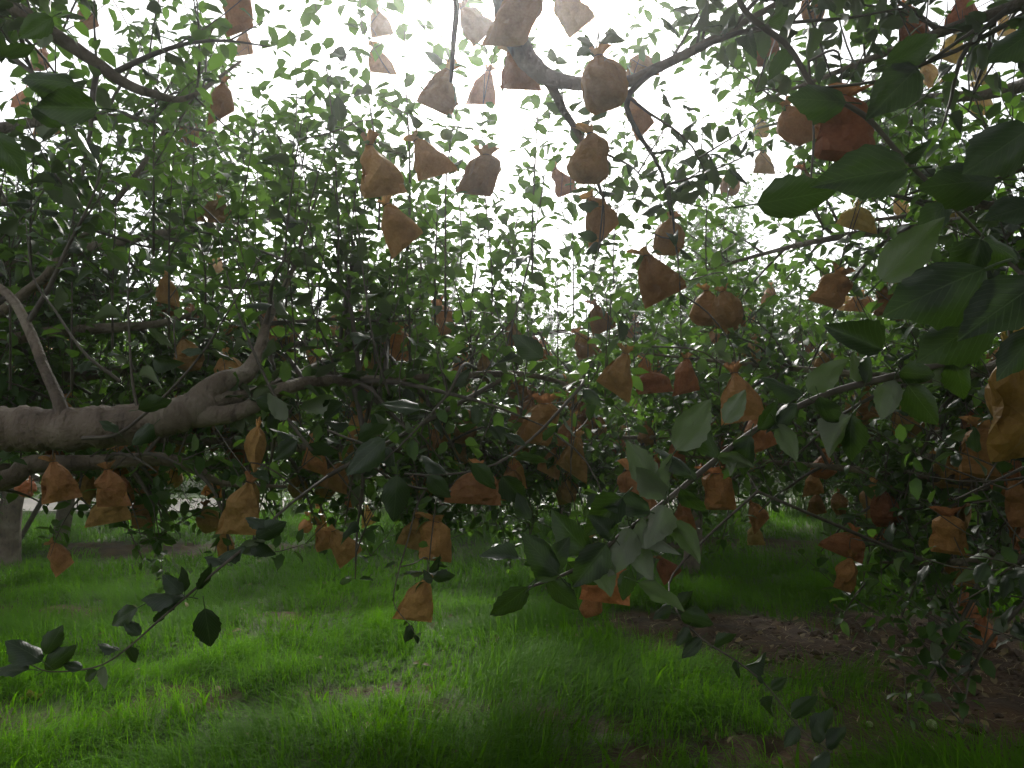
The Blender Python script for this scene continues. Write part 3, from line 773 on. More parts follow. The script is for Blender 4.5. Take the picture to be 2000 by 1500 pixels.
TB.grow(*u3, 7, 6, 14, (0.25, 0.5), (0.15, 0.4), 0.2)
for a, rise in ((150, 0.9), (205, 0.5), (255, 0.8), (300, 0.6), (350, 0.9), (110, 1.3), (60, 1.4)):
    a = math.radians(a); dv = np.array([math.cos(a), math.sin(a), 0]); st = b + np.array([-0.05, 0.1, 1.3])
    R = 2.3 if dv[1] < 0.3 else 1.5
    q, r = TB.limb([st, st + dv * R * 0.35 + [0, 0, rise * 0.6 + 0.2], st + dv * R * 0.7 + [0, 0, rise + 0.3], st + dv * R + [0, 0, rise + 0.5]], [0.06, 0.045, 0.025, 0.008])
    TB.grow(q, r, 7, 7, 13, (0.4, 0.9), (0.3, 0.8), 0.2, space=0.04)

for lst, rr in [  # unseen high branches over the photographer, added to shade the near ground
    ([(0.9, -0.6, 2.4), (1.2, 1.2, 3.5), (1.3, 2.6, 4.0), (1.2, 4.0, 4.3)], [0.05, 0.035, 0.02, 0.008]),
    ([(0.6, -0.8, 2.4), (-0.6, 0.8, 3.4), (-1.2, 2.2, 3.95), (-1.3, 3.6, 4.3)], [0.05, 0.035, 0.02, 0.008]),
    ([(0.9, -0.8, 2.4), (2.2, 0.8, 3.5), (2.6, 2.2, 3.9), (2.6, 3.6, 4.2)], [0.05, 0.035, 0.02, 0.008])]:
    q, r = TB.limb([b + [-0.05, 0.1, 1.3]] + [np.array(p_) for p_ in lst], [0.06] + rr)
    TB.grow(q, r, 14, 9, 16, (0.6, 1.2), (0.3, 0.7), 0.3, droop=0.1, space=0.035)
# --- right tree: near twigs with large leaves hang into the picture
TR = Tree((2.15, 0.75, 0)); ALL_TREES.append(TR)
b = TR.base
TR.limb([b + [0, 0, -0.1], b + [0, 0, 0.1], b + [0.03, 0, 0.7], b + [0, 0.05, 1.2]], [0.16, 0.13, 0.11, 0.10], 20, 'trunk')
lead = TR.limb([b + [0, 0.05, 1.15], b + [0.0, 0.1, 1.9], b + [-0.15, 0.2, 2.7], b + [-0.2, 0.5, 3.5]], [0.07, 0.05, 0.03, 0.01])
TR.grow(*lead, 8, 7, 13, (0.5, 1.0), (0.3, 0.8), 0.2, space=0.035)
near_a = TR.limb([b + [0, 0.05, 1.2], (1.5, 1.15, 1.55)] + path([(2060, 610, 1.5), (1900, 690, 1.42), (1750, 733, 1.36), (1620, 768, 1.33), (1500, 825, 1.3), (1420, 880, 1.28), (1305, 975, 1.25), (1220, 1040, 1.22), (1130, 1108, 1.2), (1045, 1143, 1.18), (1020, 1150, 1.18)]),
                 [0.03, 0.014, 0.0085, 0.0075, 0.0065, 0.006, 0.0052, 0.005, 0.0045, 0.004, 0.003, 0.002, 0.0015], 80)
near_b = TR.limb([b + [-0.15, 0.2, 2.6], (1.3, 1.3, 2.55)] + path([(1560, -280, 1.35), (1440, -25, 1.32), (1540, 92, 1.3), (1592, 172, 1.28), (1660, 208, 1.27), (1702, 238, 1.27), (1762, 306, 1.27), (1850, 392, 1.28), (1922, 466, 1.3)]),
                 [0.03, 0.016, 0.008, 0.0055, 0.005, 0.0048, 0.0046, 0.0044, 0.004, 0.0035, 0.0028], 70)
rs = [TR.limb([b + [0, 0.05, 1.15 + z0]] + p, rr) for z0, p, rr in [
    (0.0, [(1.9, 2.0, 1.2), (1.75, 2.8, 1.05), (1.6, 3.4, 0.95)], [0.05, 0.03, 0.018, 0.006]),
    (0.5, [(2.0, 1.9, 2.1), (1.8, 2.6, 2.3), (1.5, 3.2, 2.4)], [0.045, 0.03, 0.018, 0.006]),
    (0.9, [(1.8, 1.5, 2.6), (1.45, 2.2, 2.75), (1.0, 2.9, 2.8)], [0.045, 0.03, 0.018, 0.006]),
    (0.4, [(2.7, 1.6, 1.8), (2.9, 2.6, 2.0), (2.7, 3.4, 2.1)], [0.045, 0.03, 0.018, 0.006]),
    (0.2, [(2.9, 0.4, 1.8), (3.6, 0.2, 2.1), (4.2, 0.2, 2.2)], [0.05, 0.03, 0.018, 0.006])]]
for z0, lst, rr in [
    (0.1, [(2150, 700, 2.4), (1850, 740, 3.0), (1550, 720, 3.6), (1250, 690, 4.1)], [0.03, 0.022, 0.014, 0.005]),
    (-0.2, [(2200, 950, 2.4), (1900, 940, 3.1), (1600, 910, 3.7), (1320, 890, 4.2)], [0.03, 0.022, 0.014, 0.005]),
    (0.0, [(2200, 850, 2.6), (1850, 850, 3.4), (1500, 850, 4.2), (1200, 855, 4.8), (1000, 850, 5.2)], [0.032, 0.024, 0.018, 0.012, 0.005]),
    (0.6, [(2150, 380, 2.4), (1900, 430, 3.0), (1600, 470, 3.5), (1330, 540, 4.0)], [0.03, 0.022, 0.014, 0.005]),
    (1.0, [(2200, 100, 2.4), (1950, 180, 2.9), (1700, 200, 3.3), (1480, 250, 3.7)], [0.03, 0.022, 0.014, 0.005])]:
    rs.append(TR.limb([b + [0, 0.05, 1.15 + z0]] + path(lst), [0.045] + rr))
for k, (q, r) in enumerate(rs):
    thin = 0.5 if k in (2, 8, 9) else 0.9
    TR.grow(q, r, 10 * thin, 9 * thin, 15, (0.35, 0.9), (0.25, 0.75), 0.3, droop=0.4)

# --- leaves set one by one: base x, y, tip x, y, depth, side seen (u upper / b under), roll, tip nearer (+) or farther (-)
def hand_leaf(tree, bx, by, tx, ty, d, side='u', roll=0, dz=0.0, var=None):
    p, t = P(bx, by, d), P(tx, ty, d - dz)
    L = np.linalg.norm(t - p)
    y = unit(t - p)
    v = unit(CAMP - (p + t) / 2)
    n = unit(v - y * (v @ y))
    a = math.radians(roll)
    n = n * math.cos(a) + np.cross(y, n) * math.sin(a)
    if side == 'b': n = -n
    x = np.cross(y, n)
    m = np.eye(4); m[:3, 0], m[:3, 1], m[:3, 2], m[:3, 3] = x * L, y * L, n * L, p
    tree.hand.append((m, rnd.randrange(12) if var is None else var))

HL = [  # near branch across the right half
    (1047, 1135, 1118, 1052, 1.16, 'u', 15, 0), (1150, 1078, 1068, 1005, 1.18, 'u', -20, 0), (1215, 972, 1140, 1045, 1.2, 'u', 10, 0.02), (1013, 1090, 938, 1068, 1.16, 'u', 50, 0), (1030, 1146, 958, 1212, 1.16, 'u', -30, 0),
    (1230, 1030, 1200, 1130, 1.2, 'b', 25, 0), (1232, 1035, 1258, 1135, 1.21, 'b', -25, 0), (1312, 1018, 1375, 1092, 1.22, 'b', 30, 0), (1246, 1138, 1342, 1176, 1.18, 'b', 55, 0), (1108, 1098, 1170, 1152, 1.21, 'u', 20, 0),
    (1228, 1112, 1215, 1175, 1.24, 'u', 10, 0), (1285, 945, 1212, 862, 1.23, 'b', 20, 0), (1305, 960, 1292, 882, 1.23, 'b', 50, 0), (1320, 880, 1388, 778, 1.22, 'b', 10, 0), (1415, 826, 1458, 762, 1.24, 'b', -10, 0),
    (1556, 788, 1486, 826, 1.28, 'u', 35, 0), (1424, 882, 1432, 930, 1.27, 'b', 30, 0), (1518, 828, 1562, 898, 1.28, 'b', 30, 0), (1662, 812, 1590, 892, 1.3, 'b', -15, 0), (1664, 810, 1652, 905, 1.3, 'u', 20, 0), (1577, 766, 1648, 698, 1.3, 'b', 20, 0),
    (1566, 772, 1486, 734, 1.3, 'u', 55, 0), (1722, 682, 1622, 630, 1.3, 'u', 20, 0), (1756, 726, 1838, 738, 1.33, 'u', 15, 0), (1772, 752, 1835, 832, 1.34, 'u', -15, 0), (1746, 742, 1722, 822, 1.34, 'b', 10, 0), (1800, 700, 1860, 640, 1.36, 'u', 30, 0), (1860, 700, 1900, 790, 1.38, 'u', -20, 0), (1690, 745, 1640, 690, 1.34, 'b', 35, 0),
    (1185, 1062, 1120, 1150, 1.17, 'u', -15, 0.02), (1165, 1075, 1195, 1165, 1.19, 'b', 15, 0), (1090, 1122, 1020, 1040, 1.15, 'u', 25, 0.02), (1255, 1010, 1300, 1095, 1.2, 'b', -35, 0), (1270, 1000, 1175, 960, 1.2, 'u', 35, 0.02), (1295, 985, 1270, 1075, 1.19, 'b', 20, 0), (1245, 1020, 1335, 1045, 1.22, 'u', 40, 0), (1300, 975, 1245, 900, 1.21, 'b', -20, 0), (1330, 955, 1375, 1020, 1.23, 'u', 30, 0), (1350, 930, 1300, 860, 1.23, 'u', 45, 0), (1200, 1052, 1160, 1005, 1.18, 'u', 30, 0.02), (1070, 1132, 1130, 1195, 1.19, 'u', 25, 0),
    (1400, 895, 1370, 820, 1.25, 'u', 40, 0), (1465, 850, 1440, 930, 1.27, 'u', 30, 0), (1480, 838, 1530, 780, 1.28, 'u', 35, 0), (1600, 775, 1625, 850, 1.3, 'u', 25, 0), (1690, 748, 1715, 690, 1.33, 'u', 30, 0), (1400, 890, 1475, 905, 1.26, 'b', 45, 0),
    (1280, 1090, 1235, 1130, 1.23, 'u', 40, 0), (1360, 935, 1320, 905, 1.25, 'u', 30, 0),
    # upper right branch
    (1652, 200, 1540, 190, 1.25, 'u', 20, 0.02), (1728, 126, 1858, 72, 1.15, 'u', 10, 0.03), (1792, 132, 1705, 222, 1.15, 'u', -10, 0.02), (1772, 330, 1598, 348, 1.0, 'u', 15, 0.02), (1478, 398, 1642, 372, 1.12, 'u', 15, 0.03), (1948, 352, 1812, 358, 1.1, 'u', 20, 0.02),
    (2015, 248, 1885, 335, 1.02, 'u', 5, 0.02), (1720, 548, 1836, 434, 1.1, 'b', -5, 0.02), (1915, 468, 1866, 575, 1.15, 'u', 15, 0), (1918, 470, 2015, 505, 1.18, 'u', -30, 0), (2025, 555, 1885, 645, 1.0, 'u', 5, 0.03), (1925, 525, 1738, 592, 1.02, 'u', 30, 0.03), (1940, 615, 1800, 692, 1.05, 'u', 20, 0.02), (1850, 395, 1790, 470, 1.25, 'u', 25, 0), (1765, 308, 1850, 285, 1.25, 'u', 40, 0), (2020, 400, 1930, 420, 1.05, 'u', 25, 0.02), (2030, 640, 1960, 720, 1.0, 'u', 0, 0.02),
    (1545, 95, 1500, 150, 1.3, 'u', 20, 0), (1500, 45, 1555, 20, 1.3, 'u', 30, 0), (2020, 60, 1930, 120, 1.1, 'u', 20, 0)]
for a in HL: hand_leaf(TR, *a)
hand_twig(TR, [(1922, 466, 1.3), (2000, 540, 1.15), (2080, 600, 1.1)], 0.0035, 0.005, False)
hand_twig(TR, [(1850, 392, 1.28), (1940, 352, 1.12), (2060, 300, 1.05)], 0.003, 0.005, False)
hand_twig(TR, [(1592, 172, 1.28), (1700, 160, 1.2), (1790, 132, 1.15), (1900, 60, 1.15)], 0.0025, 0.0035, False)
hand_twig(TR, [(1580, 120, 1.32), (1590, 260, 1.3), (1585, 370, 1.3), (1610, 450, 1.32)], 0.003, 0.0015, True, spacing=0.07, t0=0.4)
# upper left leaves close to the lens
for a in [(102, 34, 34, 72, 1.12, 'u', 10, 0.02), (192, 212, 56, 204, 1.08, 'u', 10, 0.03), (146, 166, 26, 138, 1.1, 'u', 25, 0.02), (118, 238, 208, 318, 1.1, 'b', 66, 0), (-10, 262, 48, 352, 1.1, 'u', 20, 0), (10, 110, 70, 90, 1.15, 'u', 30, 0), (60, 215, 130, 245, 1.1, 'u', 20, 0), (0, 60, -40, 130, 1.15, 'u', 20, 0), (115, 185, 70, 240, 1.13, 'u', 30, 0)]:
    hand_leaf(T0, *a)
hand_twig(T0, [(-90, 10, 1.6), (0, 90, 1.25), (60, 140, 1.14), (120, 190, 1.1), (150, 200, 1.09)], 0.005, 0.002, False)
T0.twig([T0.base + [0.1, 0.0, 2.3], (-1.6, 1.8, 2.3), P(-90, 10, 1.6)], [0.02, 0.01, 0.005])
hand_twig(T0, [(0, 90, 1.25), (-30, 200, 1.15), (-20, 270, 1.1)], 0.003, 0.002, False)
# drooping twig bottom left
hand_twig(T0, [(640, 930, 2.3), (560, 990, 1.95), (495, 1055, 1.7), (440, 1100, 1.62), (370, 1160, 1.6), (310, 1212, 1.58), (250, 1265, 1.56), (190, 1302, 1.55), (100, 1312, 1.52), (55, 1296, 1.5)], 0.0052, 0.0013, False)
T0.twig([f3[0][24], P(640, 930, 2.3)], [0.009, 0.007])
for a in [(400, 1188, 412, 1274, 1.6, 'u', 5, 0), (268, 1188, 206, 1222, 1.56, 'u', 20, 0), (88, 1278, 122, 1226, 1.52, 'u', 15, 0), (82, 1292, 12, 1240, 1.5, 'u', 35, 0), (88, 1308, 146, 1270, 1.52, 'u', 20, 0), (56, 1308, -18, 1302, 1.5, 'u', 45, 0), (200, 1300, 206, 1346, 1.55, 'b', 40, 0), (190, 1310, 150, 1332, 1.55, 'u', 10, 0),
          (362, 1166, 272, 1154, 1.6, 'u', 60, 0), (356, 1160, 318, 1118, 1.58, 'u', 20, 0), (360, 1156, 362, 1106, 1.6, 'u', 40, 0), (386, 1152, 418, 1104, 1.6, 'u', 50, 0), (352, 1170, 300, 1182, 1.6, 'u', 40, 0), (250, 1262, 262, 1300, 1.57, 'u', 20, 0), (232, 1270, 190, 1255, 1.55, 'u', 50, 0), (275, 1240, 240, 1210, 1.56, 'u', 10, 0), (300, 1215, 330, 1190, 1.6, 'u', 30, 0),
          (470, 1080, 520, 1050, 1.66, 'b', 20, 0), (490, 1060, 535, 1090, 1.66, 'u', 30, 0), (480, 1070, 420, 1090, 1.65, 'u', 50, 0), (500, 1050, 560, 1020, 1.7, 'u', 10, 0), (440, 1100, 400, 1078, 1.63, 'u', 45, 0), (520, 1030, 480, 1000, 1.7, 'u', 20, 0), (160, 1308, 120, 1290, 1.54, 'u', 30, 0)]:
    hand_leaf(T0, *a)
# twigs across the centre
hand_twig(T0, [(1100, 760, 2.4), (1140, 745, 2.2), (1090, 805, 2.1), (1035, 860, 2.05), (960, 910, 2.0), (860, 928, 2.0), (790, 925, 2.0)], 0.006, 0.0025, True, spacing=0.05, t0=0.1)
hand_twig(T0, [(930, 720, 2.6), (905, 712, 2.3), (880, 762, 2.2), (840, 810, 2.1), (790, 862, 2.05), (750, 900, 2.0)], 0.006, 0.0025, True, spacing=0.05, t0=0.1)
hand_twig(T0, [(800, 840, 2.3), (740, 870, 2.0), (690, 860, 1.95), (640, 840, 1.95)], 0.005, 0.003, True, spacing=0.06, t0=0.2)
hand_twig(T0, [(880, 960, 2.2), (800, 950, 2.1), (740, 920, 2.05), (690, 870, 2.0)], 0.004, 0.003, True, spacing=0.06, t0=0.2)
for a in [(752, 858, 672, 928, 1.8, 'u', 25, 0), (776, 928, 768, 1022, 1.85, 'u', 5, 0.02), (922, 905, 968, 958, 1.85, 'u', 25, 0), (1005, 892, 1075, 905, 1.9, 'u', 60, 0), (1060, 860, 1090, 830, 1.9, 'u', 40, 0), (890, 830, 935, 838, 1.95, 'u', 60, 0), (820, 800, 740, 780, 1.95, 'u', 50, 0), (835, 930, 880, 975, 1.9, 'u', 10, 0), (700, 860, 760, 830, 1.9, 'u', 40, 0),
          (1025, 870, 985, 840, 1.9, 'u', 50, 0), (870, 925, 830, 880, 1.95, 'u', 50, 0), (1035, 1015, 1010, 960, 1.95, 'u', 30, 0), (980, 930, 1030, 990, 1.95, 'u', 10, 0), (1060, 700, 1000, 650, 2.1, 'u', 15, 0), (590, 800, 650, 760, 1.95, 'b', 30, 0), (560, 820, 520, 770, 1.92, 'b', 15, 0), (500, 780, 555, 800, 1.92, 'u', 10, 0), (600, 870, 660, 890, 1.95, 'u', 35, 0), (580, 860, 530, 900, 1.93, 'u', 10, 0), (670, 790, 620, 820, 1.95, 'u', 30, 0),
          (300, 700, 350, 720, 1.92, 'u', 40, 0), (395, 690, 350, 680, 1.92, 'u', 40, 0), (270, 800, 335, 790, 1.9, 'u', 45, 0), (230, 845, 195, 815, 1.9, 'u', 35, 0), (300, 830, 255, 870, 1.9, 'u', 20, 0)]:
    hand_leaf(T0, *a)
# thin dark twig low on the right
T1_LOW = [(1310, 1130, 2.6), (1320, 1190, 2.3), (1370, 1247, 2.2), (1440, 1292, 2.15), (1500, 1342, 2.1), (1560, 1420, 2.05), (1625, 1470, 2.0)]
hand_twig(TR, [(1480, 960, 2.6), (1380, 1050, 2.6)] + T1_LOW, 0.005, 0.0015, False)
TR.twig([rs[0][0][-8], P(1480, 960, 2.6)], [0.008, 0.005])
for a in [(1330, 1200, 1395, 1222, 2.2, 'u', 20, 0), (1345, 1225, 1320, 1262, 2.2, 'u', 20, 0), (1370, 1247, 1328, 1285, 2.2, 'u', 20, 0), (1395, 1262, 1440, 1240, 2.2, 'u', 40, 0), (1440, 1290, 1432, 1330, 2.15, 'u', 40, 0), (1455, 1300, 1510, 1290, 2.15, 'u', 50, 0), (1490, 1335, 1480, 1318, 2.1, 'u', 10, 0), (1505, 1345, 1540, 1325, 2.1, 'u', 20, 0), (1510, 1360, 1495, 1402, 2.1, 'u', 45, 0), (1545, 1400, 1600, 1360, 2.05, 'u', 30, 0), (1560, 1420, 1530, 1460, 2.05, 'u', 15, 0),
          (1600, 1452, 1600, 1405, 2.0, 'u', 20, 0), (1615, 1462, 1662, 1425, 2.0, 'u', 30, 0), (1590, 1450, 1640, 1390, 2.02, 'u', 40, 0), (1310, 1180, 1270, 1205, 2.3, 'u', 30, 0), (1318, 1185, 1362, 1160, 2.3, 'u', 20, 0), (1620, 1470, 1580, 1500, 2.0, 'u', 30, 0)]:
    hand_leaf(TR, *a)
# the trailing shoot with bags in the lower middle
hand_twig(T0, [(850, 930, 2.6), (815, 985, 2.55), (798, 1050, 2.5), (775, 1130, 2.45), (770, 1180, 2.42), (800, 1220, 2.4), (812, 1242, 2.4)], 0.004, 0.0012, True, spacing=0.05, t0=0.55, size=(0.03, 0.05))
hand_twig(T0, [(850, 990, 2.6), (842, 1060, 2.5), (838, 1105, 2.45), (832, 1130, 2.43)], 0.003, 0.0015, True, spacing=0.04, t0=0.6, size=(0.04, 0.06))
for a in [(805, 1222, 780, 1258, 2.4, 'u', 15, 0), (812, 1240, 812, 1262, 2.4, 'u', 20, 0), (845, 1130, 890, 1128, 2.43, 'u', 35, 0), (838, 1118, 868, 1092, 2.43, 'u', 40, 0), (842, 1140, 828, 1112, 2.43, 'u', 10, 0), (850, 1105, 875, 1108, 2.45, 'u', 60, 0)]:
    hand_leaf(T0, *a)

# ================================================================== trees further back
T1 = generic_tree((3.35, 6.1, 0), 21, 5.0, 2.6, 10, 0.10, (-0.1, 0.0), 1.8, 1.15, 0.12, 0.03); ALL_TREES.append(T1)
T3 = generic_tree((-5.85, 9.1, 0), 22, 5.2, 2.7, 9, 0.125, (0.15, 0.0), 1.7, 1.2, 0.1, 0.032); ALL_TREES.append(T3)
T6 = generic_tree((-1.03, 11.3, 0), 23, 5.4, 2.1, 9, 0.085, (0.05, 0), 1.3, 1.0, 0.1, 0.032); ALL_TREES.append(T6)
T2 = generic_tree((2.0, 8.7, 0), 25, 5.0, 2.4, 9, 0.085, (0.05, 0), 1.6, 1.1, 0.1, 0.03); ALL_TREES.append(T2)
T4 = generic_tree((-6.35, 11.0, 0), 24, 4.8, 2.7, 9, 0.10, (0.0, 0), 1.15, 1.25, 0.0, 0.032); ALL_TREES.append(T4)

# ================================================================== paper bags
def bag_profile(kind, v):
    """half width, half depth along the bag, v = 0 neck, 1 bottom (unit height)"""
    if kind == 'T':      # tied at the neck, spreading to a wide flat seam
        a = np.interp(v, [0, 0.05, 0.16, 0.34, 0.6, 0.85, 1.0], [0.075, 0.085, 0.19, 0.32, 0.41, 0.45, 0.46])
        d = np.interp(v, [0, 0.05, 0.16, 0.34, 0.6, 0.85, 1.0], [0.075, 0.08, 0.15, 0.24, 0.22, 0.11, 0.012])
    elif kind == 'B':    # boxy, folded over at the top
        a = np.interp(v, [0, 0.05, 0.14, 0.3, 0.6, 0.9, 1.0], [0.16, 0.24, 0.36, 0.42, 0.43, 0.43, 0.42])
        d = np.interp(v, [0, 0.05, 0.14, 0.3, 0.6, 0.9, 1.0], [0.06, 0.10, 0.18, 0.24, 0.25, 0.19, 0.03])
    elif kind == 'W':    # wide and low, lying across the twig
        a = np.interp(v, [0, 0.06, 0.2, 0.4, 0.7, 1.0], [0.12, 0.20, 0.48, 0.66, 0.78, 0.84])
        d = np.interp(v, [0, 0.06, 0.2, 0.4, 0.7, 1.0], [0.08, 0.12, 0.24, 0.28, 0.18, 0.015])
    else:                # 'R' round, apple-filled
        a = np.interp(v, [0, 0.05, 0.18, 0.4, 0.65, 0.88, 1.0], [0.08, 0.10, 0.28, 0.42, 0.44, 0.36, 0.24])
        d = np.interp(v, [0, 0.05, 0.18, 0.4, 0.65, 0.88, 1.0], [0.08, 0.09, 0.24, 0.36, 0.36, 0.22, 0.02])
    return a, d

def bag_meshes(kind, seed, with_frill=True):
    r = np.random.default_rng(seed)
    nv, nu = 13, 20
    v = np.linspace(0, 1, nv) ** 1.1
    a, d = bag_profile(kind, v)
    th = np.arange(nu) * 2 * math.pi / nu
    ph = r.uniform(0, 6.28)
    c, s = np.cos(th), np.sin(th)
    tri = lambda q: 2 * np.abs(2 * (q / (2 * math.pi) - np.floor(q / (2 * math.pi) + 0.5))) - 1      # sharp folds
    lin = 1 - 2 * np.abs(((th / math.pi) % 2) - 1) if False else np.where(th <= math.pi, 1 - 2 * th / math.pi, -3 + 2 * th / math.pi)
    flat = np.clip((v - 0.12) / 0.35, 0, 1)[:, None] * (0.35 if kind == 'R' else 0.8)
    cx = c[None] * (1 - flat) + lin[None] * flat                                                     # sharp side edges lower down
    sy = s[None] * (1 - flat) + np.sign(s)[None] * (1 - np.abs(lin)[None] ** 1.6) * flat
    nple = r.integers(4, 7)
    pl_amp = (0.34 * np.exp(-v / 0.14) + 0.16 * np.exp(-v / 0.5))[:, None] * (v[:, None] > 0.02)
    pleat = 1 + pl_amp * tri(nple * th + ph)[None]
    X = a[:, None] * cx * (1 + 0.5 * (pleat - 1))
    Y = d[:, None] * sy * pleat
    skew, tilt = r.normal(0, 0.16), r.normal(0, 0.16)
    Z = -v[:, None] * np.ones((1, nu))
    # crumple: few large soft dents with sharp ridges
    for _ in range(14):
        u0, v0 = r.uniform(0, 6.28), r.uniform(0.15, 0.9)
        nrm = r.uniform(0, 6.28)
        g = (np.cos(nrm) * np.sin((th[None] - u0) / 1.0) * 0.6 + np.sin(nrm) * (v[:, None] - v0) * 1.6)
        w = np.exp(-((v[:, None] - v0) / 0.32) ** 2) * np.exp(-((np.angle(np.exp(1j * (th[None] - u0)))) / 1.1) ** 2)
        k = (0.20 * np.abs(g) - 0.06) * w * r.choice([-1.0, 1.0])
        X = X + k * c[None] * 0.6; Y = Y + k * np.sign(s)[None] * np.minimum(1, d / 0.1)[:, None]
    J = 0.006 * np.clip(v * 3, 0, 1)[:, None]
    X = X + r.normal(0, 1, X.shape) * J; Y = Y + r.normal(0, 1, X.shape) * J * np.minimum(1, d / 0.08)[:, None]; Z = Z + r.normal(0, 1, X.shape) * J * 0.6
    X = X + skew * v[:, None] ** 1.3; Z = Z + tilt * X * v[:, None]
    V = np.stack([X, Y, Z], -1).reshape(-1, 3)
    i = np.arange(nv - 1)[:, None] * nu; j = np.arange(nu)[None]; jn = (j + 1) % nu
    F = np.stack([i + j, i + nu + j, i + nu + jn, i + jn], -1).reshape(-1, 4)
    # split quads both ways for paper facets
    flip = r.uniform(0, 1, len(F)) < 0.5
    tri = np.concatenate([np.where(flip[:, None], F[:, [0, 1, 2]], F[:, [1, 2, 3]]), np.where(flip[:, None], F[:, [0, 2, 3]], F[:, [1, 3, 0]])])
    e = (nv - 1) * nu
    V = np.concatenate([V, [V[e:e + nu].mean(0)]])
    cap = np.stack([e + (np.arange(nu)), np.full(nu, len(V) - 1), e + (np.arange(nu) + 1) % nu], -1)
    body = (V, np.concatenate([tri, cap]))
    # frill of gathered paper above the tie
    n2 = 5
    vv = np.linspace(0, 1, n2)
    fl = 0.07 + (0.11 if kind != 'B' else 0.08) * vv ** 1.2 * r.uniform(0.8, 1.3)
    pl = 1 + (0.12 + 0.2 * vv)[:, None] * np.cos(5 * th + ph * 2)[None]
    ax, ay = (1.0, 0.55) if kind != 'B' else (2.0, 0.5)
    FX = fl[:, None] * c[None] * pl * ax + 0.08 * vv[:, None] * r.normal(0, 1)
    FY = fl[:, None] * s[None] * pl * ay
    FZ = (vv * r.uniform(0.14, 0.24))[:, None] * np.ones((1, nu)) * (1 + 0.25 * np.cos(3 * th + ph)[None] * vv[:, None]) + 0.01
    fv = np.stack([FX, FY, FZ], -1).reshape(-1, 3)
    i = np.arange(n2 - 1)[:, None] * nu
    ff = np.stack([i + j, i + jn, i + nu + jn, i + nu + j], -1).reshape(-1, 4)
    return body, (fv, ff)

def tie_mesh():
    t = np.linspace(0, 2 * math.pi * 1.6, 22)
    pts = np.stack([0.088 * np.cos(t), 0.088 * np.sin(t), 0.012 * np.sin(t * 0.6)], -1)
    pts = np.concatenate([pts, pts[-1:] + [[0.06, 0.05, 0.02]]])
    return merge_tubes('tie', [tube(pts, np.full(len(pts), 0.008), 4)])
TIE = tie_mesh(); TIE.materials.append(M['wire'])
BAG = {}
for kind in 'TBWR':
    for k in range(10):
        (bv, bf), (fv, ff) = bag_meshes(kind, 500 + k * 13 + ord(kind))
        for cc in ('brown', 'red', 'tan', 'shaded_tan'):
            mb = mesh_np('paper_body', bv, [bf], False); mb.materials.append(M[cc])
            mf = mesh_np('neck_frill', fv, [ff], False); mf.materials.append(M[cc])
            mj = mesh_np('fruit_bag', np.concatenate([bv, fv]), [bf, ff + len(bv)], False); mj.materials.append(M[cc])
            BAG[kind, k, cc] = (mb, mf, mj)
CC = {'b': 'brown', 'r': 'red', 't': 'tan', 'o': 'shaded_tan'}

